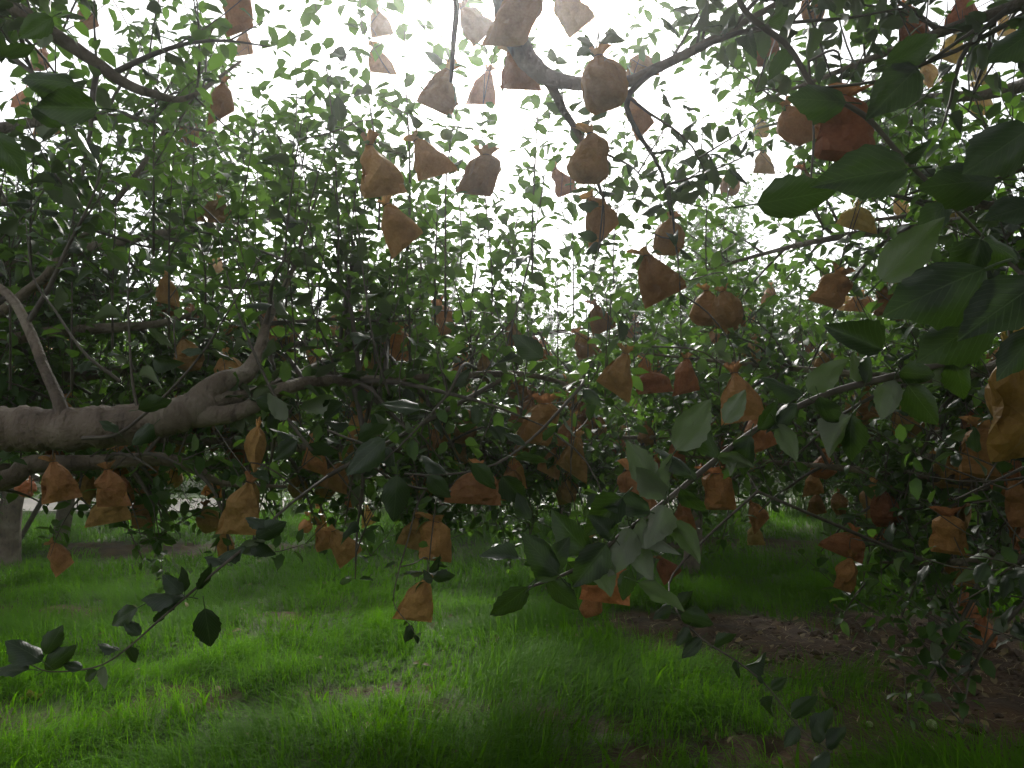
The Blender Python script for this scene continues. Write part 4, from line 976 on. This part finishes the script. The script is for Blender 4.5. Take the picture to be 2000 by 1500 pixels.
# x y height(px) kind roll colour depth-factor | label | group
BAGS = """
465 22 92 B 8 b|large creased brown bag at the top edge left of the sky gap
482 88 60 T 12 b|smaller brown bag right below the large creased one at the top edge
172 42 62 T 20 b|brown bag right of the dark branch in the upper left corner
82 118 52 R -10 r|reddish bag wedged between two dark leaves in the upper left corner
42 195 48 T -25 r|reddish bag at the left edge beside the large dark leaf
92 245 46 W 10 b|brown bag whose edge shows under the large dark leaf at upper left
438 200 84 T 5 b|shaded greyish bag left of the sky gap, alone among leaves
372 262 58 R 10 r|round pinkish brown bag above the pale pole
425 415 56 W -12 b|flat brown bag in the left canopy, below the pale pole
421 517 42 R 0 b|small pale brown bag beneath the flat bag of the left canopy
740 48 66 T 10 b|hazy bag high in the sky gap, upper one of a faded pair
738 120 66 T 12 b|hazy bag high in the sky gap, lower one of a faded pair
922 48 84 T 30 b|bag at the top edge, left of the biggest bag by the forked limb
1022 35 132 B -4 b|biggest brown bag at the top edge, over the forked limb
1112 22 96 T 28 b|bag at the top edge, right of the biggest bag by the forked limb
858 178 98 T -22 b|bag half orange and half shaded hanging below the straight dark shoot
948 172 76 T -10 b|orange bag left of the forked limb, its neck beside the limb
1012 140 96 T 22 b|pointed bag in front of the forked limb
1178 165 128 R 8 b|big round bag hanging right of the forked limb
1250 222 84 T 35 r|shaded bag tucked behind the big round bag right of the forked limb
1255 128 54 W 0 b|small bag lying on the slim limb right of the big round bag
735 335 118 T 15 b|left one of two large bags side by side in the sky gap
840 308 98 T 38 b|right one of two large bags side by side in the sky gap, tilted
952 345 96 B 4 b|square faded bag alone in the middle of the sky gap
778 440 104 T 30 b|bag at the lower left rim of the sky gap
1096 355 66 T 25 r|faded pinkish bag at the right rim of the sky gap
1160 312 116 R 6 b|tall narrow bag at the right rim of the sky gap, top of a pair
1175 425 98 T 28 b|spread bag at the right rim of the sky gap, bottom of a pair
1306 465 84 R -8 b|brown bag on the right of the sky gap, upper one of two touching bags
1272 548 112 T 8 b|large dark brown bag right of the sky gap, lower of two touching bags
1596 15 74 R 0 r|pinkish bag cut by the top edge, right of centre
1500 100 78 R 10 r|reddish bag behind a twig below the top edge, right of the slim limb
1790 52 90 T 20 r|pinkish bag cut by the top edge, above the big dark leaf
1882 20 84 T -15 r|dark reddish bag cut by the top edge near the right corner
1862 95 66 T -10 t|yellow bag behind the big dark leaf near the top right corner
1818 145 60 T 35 t|flat yellow bag pointing left, near the top right corner
1910 142 66 T -8 t|upper one of two stacked yellow bags near the top right corner
1915 200 68 T 14 t|lower one of two stacked yellow bags near the top right corner
1962 48 56 T 10 t|small yellow bag close to the top right corner
1642 255 152 B -3 r|large square brown bag close to the lens beside the upper right branch
1552 252 102 R 20 b|bag with a pale leaf across it, left of the large square bag
1488 250 46 R 5 t|small yellow bag left of the bag with a pale leaf across it
1490 318 56 T 0 t|small yellow bag below and left of the large square bag
1585 366 82 T 22 b|orange brown bag hanging below the large square bag
1425 362 54 R 0 b|pale brown bag at the right rim of the bright sky, among fine leaves
1755 405 56 T 0 t|yellow bag left of the upper right branch, left one of two
1848 400 70 B 0 t|yellow bag behind the upper right branch, right one of two
1675 428 58 W 0 t|dull yellow bag under the big dark leaves right of centre
325 568 64 T 0 b|brown bag in the left tree above two orange ones
330 605 44 W 0 r|orange bag in the left tree, left one of two under the brown bag
372 607 44 T 20 r|orange bag in the left tree, right one of two under the brown bag
524 636 66 T -10 b|bright orange brown bag in the left tree above the forked limb
455 650 46 W 20 b|low flat bag touching the bright orange brown bag above the forked limb
365 695 76 R 15 b|broad orange brown bag just above the thick limb
122 765 54 T 10 b|brown bag behind the upright branch on the thick limb
345 765 46 T -8 b|small bag standing just over the thick limb, left of its fork
112 942 92 T 14 b|bright tied bag with a wide triangular bottom below the thick limb
106 892 62 T 5 r|dark bag partly behind the thick limb, above the bright triangular bag
166 948 66 T -28 b|shaded bag right of the bright triangular bag
52 950 50 R 0 r|small orange bag in front of the grey trunk at the left edge
236 898 76 B 4 r|dark square bag hanging from the underside of the thick limb
296 860 66 T 8 r|very dark bag tucked against the underside of the thick limb
216 955 88 T 12 b|crumpled bag below the dark square bag under the thick limb
215 998 60 W 10 b|wide bag at the bottom of the cluster under the thick limb
277 1005 72 B -6 b|tall narrow bag right of the cluster under the thick limb
340 932 52 R 0 b|shaded bag below the bent lower limb
436 850 58 T 5 b|brown bag just under the fork of the thick limb
470 882 60 T 0 r|dim bag right of the bag under the fork
476 995 122 T -12 b|big bright bag with a long fold above the drooping twig
406 1015 62 R 12 b|bag left of the big bright bag above the drooping twig
440 1062 56 T 10 b|bag under the big bright bag, touching the drooping twig
418 958 40 W 0 b|small bag left of the top of the big bright bag
656 930 72 T -20 b|shaded bag under a large grey leaf left of centre
686 796 54 R 0 b|round bag behind the limb left of centre
122 1088 72 T 38 b|lowest bag at left, hanging alone over the grass
706 612 40 T 0 r|small pinkish bag in the middle canopy, left of the glow
786 640 40 R 0 b|small orange bag in the middle canopy, under the glow
1056 685 52 T -10 b|small bag left of the apple, upper left
1142 675 62 T 30 b|orange bag above the green apple
1168 625 66 T 8 r|crumpled reddish bag under the large dark bag right of the sky gap
1238 642 50 T -8 b|pale orange bag under the large dark bag right of the sky gap
1212 732 96 T -14 b|bright pointed bag just right of the green apple
1274 748 54 W 15 r|dim bag right of the bright pointed bag by the apple
1010 760 54 R 0 b|brown bag half hidden by dark leaves left of the apple
916 770 42 T 0 b|small bag under the middle limb
1045 772 38 W 20 b|small bag between the half hidden bag and the apple
1064 832 98 B 0 b|large bag in the centre, left one of two side by side
1120 846 66 R 0 b|smaller bag in the centre, right one of two side by side
1120 796 46 T 0 r|small bag above the pair in the centre
860 840 58 T -15 b|orange bag left of the pair in the centre
745 906 40 W 0 b|thin sliver of a bag below a large grey leaf
935 952 82 W -4 b|widest brown bag, lying across the centre under a twig
1002 950 70 R 0 r|bag touching the right end of the widest bag
1238 962 96 B 3 b|smooth upright bag behind the near branch, below centre
808 946 50 T -20 b|small bag with a pale fold left of the widest bag
694 972 46 R 0 r|small bag above the open grass, below the large grey leaf
632 1050 62 T 16 b|left one of two bags hanging together over the bright grass
666 1070 80 T 22 b|right one of two bags hanging together over the bright grass
622 1008 46 T 5 b|small bag above the two bags over the bright grass
806 1042 70 T -16 b|shaded bag behind the flat bag over the grass
846 1058 88 B -8 b|flat smooth bag hanging over the grass in the middle
820 1175 98 T -18 b|lowest bag in the middle, neatly tied with sharp pleats
1178 1128 128 T -20 r|long dark orange bag below the near branch
1150 1085 70 T 0 b|bag showing between grey leaves of the near branch
1160 1178 62 R 10 r|bag at the lower end of the long dark orange bag
1300 1115 58 T 20 r|crumpled bag over the grass right of the near branch
1380 604 80 R 0 b|left one of two plump bags side by side right of centre
1422 606 84 R 14 b|right one of two plump bags side by side right of centre
1505 575 40 T 0 r|small pinkish bag right of the two plump bags
1650 588 46 T 0 t|small dull yellow bag behind the right canopy twigs
1684 592 44 W 0 b|small brown bag touching the dull yellow one behind right canopy twigs
1685 668 58 T 0 b|bag under a grey leaf in the right canopy
1582 682 40 T 10 r|small red orange bag in the right canopy
1558 664 38 T 0 t|small yellow bag beside the small red orange one
1475 690 58 R 5 b|bag in the right canopy above the near branch
1340 736 78 T 0 r|shaded bag above the large grey upright leaf
1442 778 112 T 8 b|large orange bag behind a green leaf of the near branch
1482 846 84 T 12 r|dark bag right under the large orange bag at the near branch
1400 962 84 B 0 r|very dark square bag under the near branch
1480 1002 54 T 35 r|orange bag with a shaded half, low in the right tree
1612 912 60 R 0 r|red bag in the dark right tree, top of a column of three
1590 945 52 T 0 r|red bag in the dark right tree, middle of a column of three
1596 985 48 T 0 r|red bag in the dark right tree, bottom of a column of three
1638 985 52 R 0 r|bag with an open curled mouth in the dark right tree
1775 822 52 R 0 r|red bag under the cluster of near right leaves
1828 836 44 T 0 r|dim red bag right of the red bag under near right leaves
1905 902 64 W 20 r|bright orange bag below the large yellow bag at the right edge
1962 930 92 B 0 r|dark red bag behind the bright orange one at the right edge
1994 985 110 T 12 r|bright orange strip of a bag cut by the right edge
1852 1046 86 B 0 r|dark red square bag with folded corners, low at right
1660 1066 62 W -22 r|bright orange bag lying sideways, low in the right tree
1650 1122 76 T -22 r|brown bag pointing down right above the bare soil
1885 1180 62 T 0 r|very dark bag low at right near the ground
1918 1232 66 T -10 r|lowest very dark bag at right over the bare soil
1262 852 50 R 0 r|dim bag below the large grey upright leaf
1210 872 44 T 0 r|dim bag left of the pale leaf on the near branch
1475 1046 46 T 10 t|pale yellow bag low behind the right tree
1722 1040 40 W 15 r|small bag glowing low in the right tree, near the ground
1990 800 235 T 6 o|very large yellow bag close to the lens at the right edge
720 1010 40 T 10 t|small tan bag above the grass in the middle
600 1026 38 R 0 b|small dim bag left of the two bags over bright grass
""".strip().split('\n')
BAG_NECKS = []
BAG_SPOTS = []
def place_bag(kind, var, cname, neck, H, rot, label, group=None, parts=True):
    mb, mf, mj = BAG[kind, var, cname]
    if parts:
        o = empty('fruit_bag')
        new_obj('paper_body', mb, o)
        fr_ = new_obj('neck_frill', mf, o)
        new_obj('tie', TIE, fr_)
    else:
        o = new_obj('fruit_bag', mj)
    o.location = Vector(neck); o.scale = (H, H, H)
    o.rotation_euler = rot
    tag(o, label, 'paper bag', group or 'paper bags tied over the apples')
    BAG_NECKS.append(np.asarray(neck, float))
    return o
for k, line in enumerate(BAGS):
    spec, label = line.split('|')
    x, y, h, kind, roll, cname = spec.split()
    x, y, h, roll = float(x), float(y), float(h), math.radians(float(roll))
    asp = {'T': 1.0, 'B': 1.0, 'W': 1.35, 'R': 1.0}[kind]
    H = rnd.uniform(0.142, 0.162) / asp
    if kind == 'W': h = h * 0.9
    if h > 200: H = 0.17
    d = FPX * H * (1.08 if kind != 'W' else 1.0) / h
    if y > 1000 and d < 2.2: d, H = 2.2, H * 2.2 / d
    H *= 0.92
    c = P(x, y, d)
    BAG_SPOTS.append((x, y, h, d))
    upv = np.array([math.sin(-roll), 0, math.cos(roll)])
    neck = c + upv * H * 0.52
    place_bag(kind, rnd.randrange(10), CC[cname], neck, H, (rnd.uniform(-0.15, 0.15), roll * -1.0 * -1.0 * -1.0, rnd.uniform(-0.5, 0.5)), label, parts=h > 34)
# bags further back, too small to tell apart
def scatter_bags(tree, n, label, group, cols='bbr', window=None):
    pts = np.concatenate([q for q, r in tree.tw])
    if window:
        x, y, d = project(pts)
        pts = pts[(x > window[0]) & (x < window[1]) & (y > window[2]) & (y < window[3]) & (d > window[4]) & (d < window[5])]
    else:
        pts = pts[(pts[:, 2] > 0.75) & (pts[:, 2] < 2.9) & (pts[:, 1] < tree.base[1] - 0.3)]
    got = []
    tries = 0
    while len(got) < n and tries < 3000:
        tries += 1
        p = pts[rng.integers(len(pts))]
        if any(np.linalg.norm(p - g) < 0.15 for g in got): continue
        got.append(p)
        bx_, by_, bd_ = project(p - [0, 0, 0.1])
        BAG_SPOTS.append((bx_, by_, FPX * 0.15 / bd_, bd_))
        place_bag('TTRB'[rnd.randrange(4)], rnd.randrange(10), CC[rnd.choice(cols)], p - [0, 0, 0.03], rnd.uniform(0.14, 0.16), (rnd.uniform(-0.2, 0.2), rnd.uniform(-0.4, 0.4), rnd.uniform(0, 6.28)), label, group, parts=False)
scatter_bags(T0, 40, 'brown paper bag among the leaves behind the middle limb', 'bags behind the middle limb', 'bbb', (560, 1250, 560, 940, 3.0, 5.0))
scatter_bags(T0, 18, 'brown paper bag among the leaves behind the thick left limb', 'bags behind the thick left limb', 'bbr', (10, 560, 520, 930, 2.9, 4.6))
scatter_bags(TR, 28, 'reddish paper bag among the leaves behind the near right branch', 'bags behind the near branch', 'brr', (1250, 1980, 520, 980, 2.4, 4.6))
scatter_bags(T3, 18, 'small brown paper bag deep in the tree with the grey trunk at left', 'small bags deep in the left tree')
scatter_bags(T1, 22, 'small reddish paper bag deep in the dark leafy tree at right', 'small bags deep in the right tree', 'brr')
scatter_bags(T6, 12, 'small paper bag in the tree behind the middle of the grass', 'small bags in the middle tree')
scatter_bags(T2, 15, 'small paper bag in the tree between the middle and the dark right tree', 'small bags in the tree right of the middle')
scatter_bags(T4, 6, 'small paper bag in the far tree propped by poles at left', 'small bags in the far left tree')
del BAG_NECKS[len(BAGS):]

# a twig with leaves carries every listed bag
def skeleton():
    P_, I_ = [], []
    for k, t in enumerate(ALL_TREES):
        for q in [q for _n, q, r in t.limbs if _n != 'trunk'] + [q for q, r in t.tw]:
            P_.append(q); I_.append(np.full(len(q), k))
    return np.concatenate(P_), np.concatenate(I_)
SK, SI = skeleton()
for n in BAG_NECKS:
    dv = SK - n
    cost = np.linalg.norm(dv, axis=1) + 0.8 * np.clip(0.03 - dv[:, 2], 0, 9) + 2.0 * (SI == 1) * (np.abs(dv[:, 1]) > 0.8)
    k = int(np.argmin(cost)); a = SK[k]; t = ALL_TREES[SI[k]]
    L = np.linalg.norm(a - n)
    if L > 0.02:
        m = (a + n) / 2 + np.array([0, 0, 0.12 * min(L, 0.6) + 0.02]) + rng.normal(0, 0.03 * min(1, L), 3)
        pts = [a, m, n + [0, 0, 0.05 + 0.03 * rng.uniform()], n]
        q, r = t.twig(pts, [min(0.004, 0.002 + L * 0.004), 0.0028, 0.002, 0.0016], 10)
        t.leaves_on(q, 0.045, 0.25, up=0.6)
    t.leaves_on(np.array([n + [0, 0, 0.02], n + [0.01, 0, 0.07]]), 0.03, 0.0, cluster=2, up=0.5)

# ================================================================== objects of the trees
TREE_TEXT = {id(T0): 'apple tree with a thick level grey limb reaching in from the left edge', id(TB): 'apple tree whose forked limb and shoots hang in from above the sky gap',
             id(TR): 'apple tree with large near leaves on branches entering from the right edge', id(T1): 'dense dark apple tree over bare soil at right, leaves nearly to the ground',
             id(T3): 'apple tree on a stout grey trunk at the left edge, over grass', id(T2): 'apple tree on a dark trunk between the middle tree and the dark right tree', id(T6): 'apple tree on a slim trunk behind the grass in the middle', id(T4): 'far apple tree at left, its pale trunk propped by two poles'}
def near_matrix(p, d, n, s):
    d = unit(d); x = unit(np.cross(d, n)); z = np.cross(x, d)
    m = np.eye(4); m[:3, 0], m[:3, 1], m[:3, 2], m[:3, 3] = x * s, d * s, z * s, p
    return m
def clear_front(arr):
    """keep the air in front of the lens free of leaves that no hand placed there"""
    x, y, d = project(arr[0])
    bad = (d > -0.2) & (d < 1.55) & (np.abs(x - 1000) < 1250) & (y > -350) & (y < 1800)
    u = rng.uniform(0, 1, len(x))
    for bx, by, bh, bd in BAG_SPOTS:      # leaves between camera and bag are culled so each bag shows
        bad |= (d > 0) & (d < bd - 0.03) & (np.abs(x - bx) < bh * 0.42) & (np.abs(y - by) < bh * 0.48) & (u < 0.82)
    return [a[~bad] for a in arr]
def build_tree(t, lod, n_single=300):
    root = empty(t.name, t.base)
    inv = Matrix.Translation(-Vector(t.base))
    off = t.base
    for k, (part, q, r) in enumerate(t.limbs):
        big = max(r) > 0.03
        V, F, c = tube(q - off, r, 14 if big else 8, 0.10 if big else 0.06, k)
        new_obj(part, mesh_np(part, V, [F, c], True), root, M['bark' if np.median(r) > 0.0095 else 'twig'])
    tw = []
    for q, r in t.tw:
        x, y, d = project(q)
        if np.any((d > -0.2) & (d < 1.0) & (np.abs(x - 1000) < 1200) & (y > -300) & (y < 1700)) and len(q) < 12 and r[0] < 0.0048: continue
        tw.append(tube(q - off, r, 6 if r[0] > 0.006 else 4 if d.min() < 3 and r[0] > 0.0031 else 3))
    tag(new_obj('twigs', merge_tubes('twigs', tw), root, M['twig']), kind='stuff')
    arr = clear_front(t.lv.arrays())
    x, y, d = project(arr[0])
    vis = (x > -40) & (x < 2040) & (y > -40) & (y < 1540) & (d > 0.3)
    score = np.where(vis, arr[3] / np.maximum(d, 0.3), 0)
    ns = max(0, n_single - len(t.hand))
    order = np.argsort(-score)
    single = order[:ns]; single = single[score[single] > 0]
    rest = np.setdiff1d(np.arange(len(score)), single)
    for i in single:
        o = new_obj('leaf', NEAR_LEAF[rnd.randrange(12)], root)
        o.matrix_parent_inverse = Matrix(); o.matrix_basis = inv @ Matrix(near_matrix(arr[0][i], arr[1][i], arr[2][i], arr[3][i]).tolist())
    for m, v in t.hand:
        o = new_obj('leaf', NEAR_LEAF[v], root)
        o.matrix_basis = inv @ Matrix(m.tolist())
    rest_arr = [a[rest] for a in arr]; rest_arr[0] = rest_arr[0] - off
    tag(new_obj('foliage', leaf_mesh('foliage', rest_arr, lod), root, M['leaf']), kind='stuff')
    print('tree', len(score), 'leaves', len(t.tw), 'twigs')
    return root
ROOTS = {}
for t in ALL_TREES:
    r = build_tree(t, 1 if t in (T0, TR, T1) else 2)
    tag(r, TREE_TEXT[id(t)], 'apple tree', 'apple trees of the orchard')
    ROOTS[id(t)] = r

def copy_tree(src, loc, rz, sc, label):
    r = bpy.data.objects.new('apple_tree', None); col.objects.link(r)
    r.location = loc; r.rotation_euler = (0, 0, rz); r.scale = (sc, sc, sc)
    for ch in src.children:
        if ch.name.startswith('leaf'): continue
        c = ch.copy(); col.objects.link(c); c.parent = r
    tag(r, label, 'apple tree', 'apple trees of the orchard')
    return r
A, B_, C_, D_ = ROOTS[id(T6)], ROOTS[id(T4)], ROOTS[id(T3)], ROOTS[id(T1)]
for src, loc, rz, sc, label in [
    (A, (-6.15, 12.2, 0), 1.0, 0.95, 'slim apple tree in front of the pale road at left'),
    (B_, (-2.7, 12.9, 0), 2.2, 1.0, 'far apple tree left of the middle, close to the road'),
    (A, (2.6, 11.2, 0), 3.0, 1.05, 'apple tree behind the dark right tree, left of its crown'),
    (B_, (5.8, 11.5, 0), 0.7, 1.05, 'far apple tree behind the dark right tree, right of its crown'),
    (A, (0.9, 13.2, 0), 5.5, 0.9, 'far apple tree close to the road, just right of the middle'),
    (B_, (4.3, 13.6, 0), 2.9, 0.95, 'far apple tree close to the road, behind the near branch'),
    (A, (7.9, 13.4, 0), 1.6, 0.95, 'far apple tree close to the road, at right'),
    (D_, (-0.6, 14.0, 0), 0.5, 0.72, 'low bushy tree at the road edge behind the middle'),
    (D_, (2.4, 13.9, 0), 2.5, 0.75, 'low bushy tree at the road edge, right of the middle'),
    (D_, (6.2, 14.0, 0), 4.1, 0.78, 'low bushy tree at the road edge behind the dark tree'),
    (D_, (10.2, 13.8, 0), 5.6, 0.78, 'low bushy tree at the road edge, far right'),
    (A, (9.5, 11.0, 0), 4.4, 1.1, 'far apple tree beyond the right edge of the dark tree'),
    (B_, (-10.0, 10.5, 0), 4.0, 1.1, 'far apple tree beyond the left edge of the grey trunk'),
    (C_, (7.6, 6.6, 0), 2.0, 1.0, 'apple tree right of the dark tree, mostly outside the picture'),
    (C_, (-8.6, 5.6, 0), 5.0, 0.95, 'apple tree left of the grey trunk, mostly outside the picture'),
    (A, (-14.0, 20.8, 0), 0.3, 1.5, 'leafy tree across the road, far left'),
    (B_, (-8.2, 21.3, 0), 1.9, 1.5, 'leafy tree across the road, left of the middle'),
    (A, (-2.4, 20.6, 0), 3.7, 1.5, 'leafy tree across the road, behind the middle'),
    (B_, (3.1, 21.2, 0), 5.2, 1.5, 'leafy tree across the road, right of the middle'),
    (A, (8.6, 20.9, 0), 2.6, 1.5, 'leafy tree across the road, at right'),
    (B_, (14.2, 21.1, 0), 0.9, 1.5, 'leafy tree across the road, far right'),
    (C_, (-3.4, -3.6, 0), 1.2, 0.95, 'apple tree behind the photographer, left'),
    (C_, (4.8, -3.2, 0), 3.3, 0.95, 'apple tree behind the photographer, right')]:
    copy_tree(src, loc, rz, sc, label)

# fallen leaves on the ground
n = 420
lx, ly = np.concatenate([rng.normal(2.4, 1.4, 240), rng.uniform(-4, 4, n - 240)]), np.concatenate([rng.normal(5.4, 0.9, 240), rng.uniform(3.3, 9, n - 240)])
ly = np.clip(ly, 3.2, 12)
arr = [np.stack([lx, ly, ground_z(lx, ly) + rng.uniform(0.01, 0.05, n)], -1), unit(rng.normal(0, 1, (n, 3)) * [1, 1, 0.25]), unit(rng.normal(0, 0.35, (n, 3)) + [0, 0, 1]), rng.uniform(0.045, 0.08, n), rng.uniform(0, 1, n)]
tag(new_obj('fallen_leaves', leaf_mesh('fallen_leaves', arr, 1), mat=simple_noise_mat('dead_leaf', (0.10, 0.075, 0.03), (0.24, 0.17, 0.07), 3)), 'dry fallen leaves scattered over the soil and grass', 'leaves', kind='stuff')

# ================================================================== small things
def apple(loc, r, label, rz=0.0, tilt=0.0, stem=True):
    n, m = 14, 18
    V = []
    for i in range(n + 1):
        a = math.pi * i / n
        rr = math.sin(a) * (1 + 0.06 * math.cos(a)); z = math.cos(a) * 0.92
        z -= 0.22 * math.exp(-(a / 0.35) ** 2) ; z += 0.16 * math.exp(-((math.pi - a) / 0.35) ** 2)
        for j in range(m):
            b = 2 * math.pi * j / m
            V.append((rr * r * math.cos(b) * (1 + 0.02 * math.cos(5 * b)), rr * r * math.sin(b) * (1 + 0.02 * math.cos(5 * b)), z * r))
    idx = np.arange((n + 1) * m).reshape(n + 1, m)
    F = np.stack([idx[:-1], idx[1:], np.roll(idx, -1, 1)[1:], np.roll(idx, -1, 1)[:-1]], -1).reshape(-1, 4)
    o = empty('apple', loc); o.rotation_euler = (tilt, 0, rz)
    new_obj('fruit', mesh_np('fruit', np.array(V), [F], True), o, M['apple'])
    q, rr = resample([(0, 0, 0.6 * r), (0.004, 0, r), (0.012, 0, r * 1.5)], [0.0016, 0.0014, 0.002], 6)
    new_obj('stalk', merge_tubes('stalk', [tube(q, rr, 5)]), o, M['twig'])
    tag(o, label, 'apple')
apple(P(1122, 740, 2.6), 0.026, 'small unripe green apple without a bag near the centre', 0, 0.1)
apple(P(872, 263, 2.5), 0.022, 'pale unripe apple without a bag in the bright sky gap', 0.5, 0.1)
def ground_at(x, y):
    d = 5.0
    for _ in range(40):
        p = P(x, y, d); d *= 1 + (p[2] - float(ground_z(p[0], p[1]))) / 4 / max(1, d) * 2
    return P(x, y, d)
p = ground_at(1820, 1424); apple(p + [0, 0, 0.022], 0.026, 'pale fallen apple lying on the dark soil at lower right', 0.3, 1.2)
p = ground_at(1698, 1421); apple(p + [0, 0, 0.015], 0.018, 'tiny fallen apple left of the bigger fallen one on dark soil', 0.3, 1.4)

def prop(a, b_, r, label):
    q, rr = resample([a, (np.array(a) + b_) / 2 + [0.03, 0, 0.02], b_], [r, r * 0.9, r * 0.7], 14)
    V, F, c = tube(q, rr, 8, 0.08, 3)
    tag(new_obj('prop_pole', mesh_np('prop_pole', V, [F, c], True), mat=M['wood']), label, 'pole')
prop((-6.75, 10.6, -0.05), (-6.0, 10.9, 1.75), 0.035, 'dark wooden prop leaning on the pale trunk at far left, nearer the trunk')
prop((-7.15, 10.7, -0.05), (-6.55, 11.0, 1.5), 0.03, 'brown wooden prop leaning left of the other pole')

# concrete pole behind the left canopy
base = P(400, 850, 27.0); base[2] = 0
o = empty('utility_pole', base)
q, rr = resample([(0, 0, -0.2), (0, 0, 7), (0, 0, 14)], [0.22, 0.19, 0.16], 12)
new_obj('shaft', merge_tubes('shaft', [tube(q, rr, 14)]), o, M['pole'])
new_obj('crossarm', box_mesh('crossarm', -0.9, 0.9, -0.26, -0.18, 13.2, 13.32), o, M['pole'])
for k, xx in enumerate((-0.75, 0.0, 0.75)):
    q, rr = resample([(xx, -0.22, 13.32), (xx, -0.22, 13.42), (xx, -0.22, 13.5)], [0.03, 0.05, 0.03], 6)
    new_obj('insulator', merge_tubes('insulator', [tube(q, rr, 8)]), o, M['wall'])
tag(o, 'pale concrete utility pole rising behind the left canopy', 'pole')

# paper scrap on the grass
p = ground_at(64, 1366)
g = np.array([(i / 5 - 0.5, j / 4 - 0.5) for j in range(5) for i in range(6)])
V = np.stack([g[:, 0] * 0.11, g[:, 1] * 0.08, 0.03 + 0.02 * rng.normal(0, 1, 30)], -1)
F = np.array([(j * 6 + i, j * 6 + i + 1, j * 6 + i + 7, j * 6 + i + 6) for j in range(4) for i in range(5)])
me = mesh_np('paper_scrap', V, [F], False)
o = new_obj('paper_scrap', me, mat=M['tan']); o.location = Vector(p)
sm = o.modifiers.new('thickness', 'SOLIDIFY'); sm.thickness = 0.002
tag(o, 'crumpled tan paper scrap on the bare soil at lower left', 'paper')

# broad-bladed weeds at the bottom edge
for k, (x, y, label) in enumerate([(1035, 1475, 'broad-bladed weed at the bottom edge, right of the middle'), (1200, 1480, 'low broad-bladed weed at the bottom edge under the trailing twig'), (930, 1480, 'thin broad-bladed weed at the bottom edge, left of the middle one')]):
    p = ground_at(x, y + 40)
    r_ = np.random.default_rng(60 + k)
    root = empty('weed', p)
    for j in range(6):
        a = r_.uniform(0, 6.28)
        h = r_.uniform(0.14, 0.26)
        V, F, T = blades(np.array([0.0]), np.array([0.0]), np.array([h]), np.array([r_.uniform(0.02, 0.036)]), np.array([h * r_.uniform(0.3, 0.9)]), np.array([a]), 7, np.array([r_.uniform(0.3, 0.7)]))
        V[:, 2] -= float(ground_z(np.array([0.0]), np.array([0.0]))[0])
        new_obj('blade', mesh_np('blade', V, [F], True, tint=T), root, M['grass'])
    tag(root, label, 'weed', 'broad-bladed weeds')

# ------------------------------------------------------------------ added haze volume standing in for lens glare
hz = box_mesh('haze', -70, 70, -12, 60, -1.2, 16)
hm, nt, N, L, out = new_mat('glare_haze')
pv = N.new('ShaderNodeVolumePrincipled')
pv.inputs['Color'].default_value = (0.95, 0.96, 1.0, 1)
pv.inputs['Density'].default_value = 0.0085
pv.inputs['Anisotropy'].default_value = 0.91
L.new(pv.outputs[0], out.inputs['Volume'])
tag(new_obj('haze', hz, mat=hm), 'thin added haze standing in for lens glare in the orchard air', 'haze', kind='stuff')
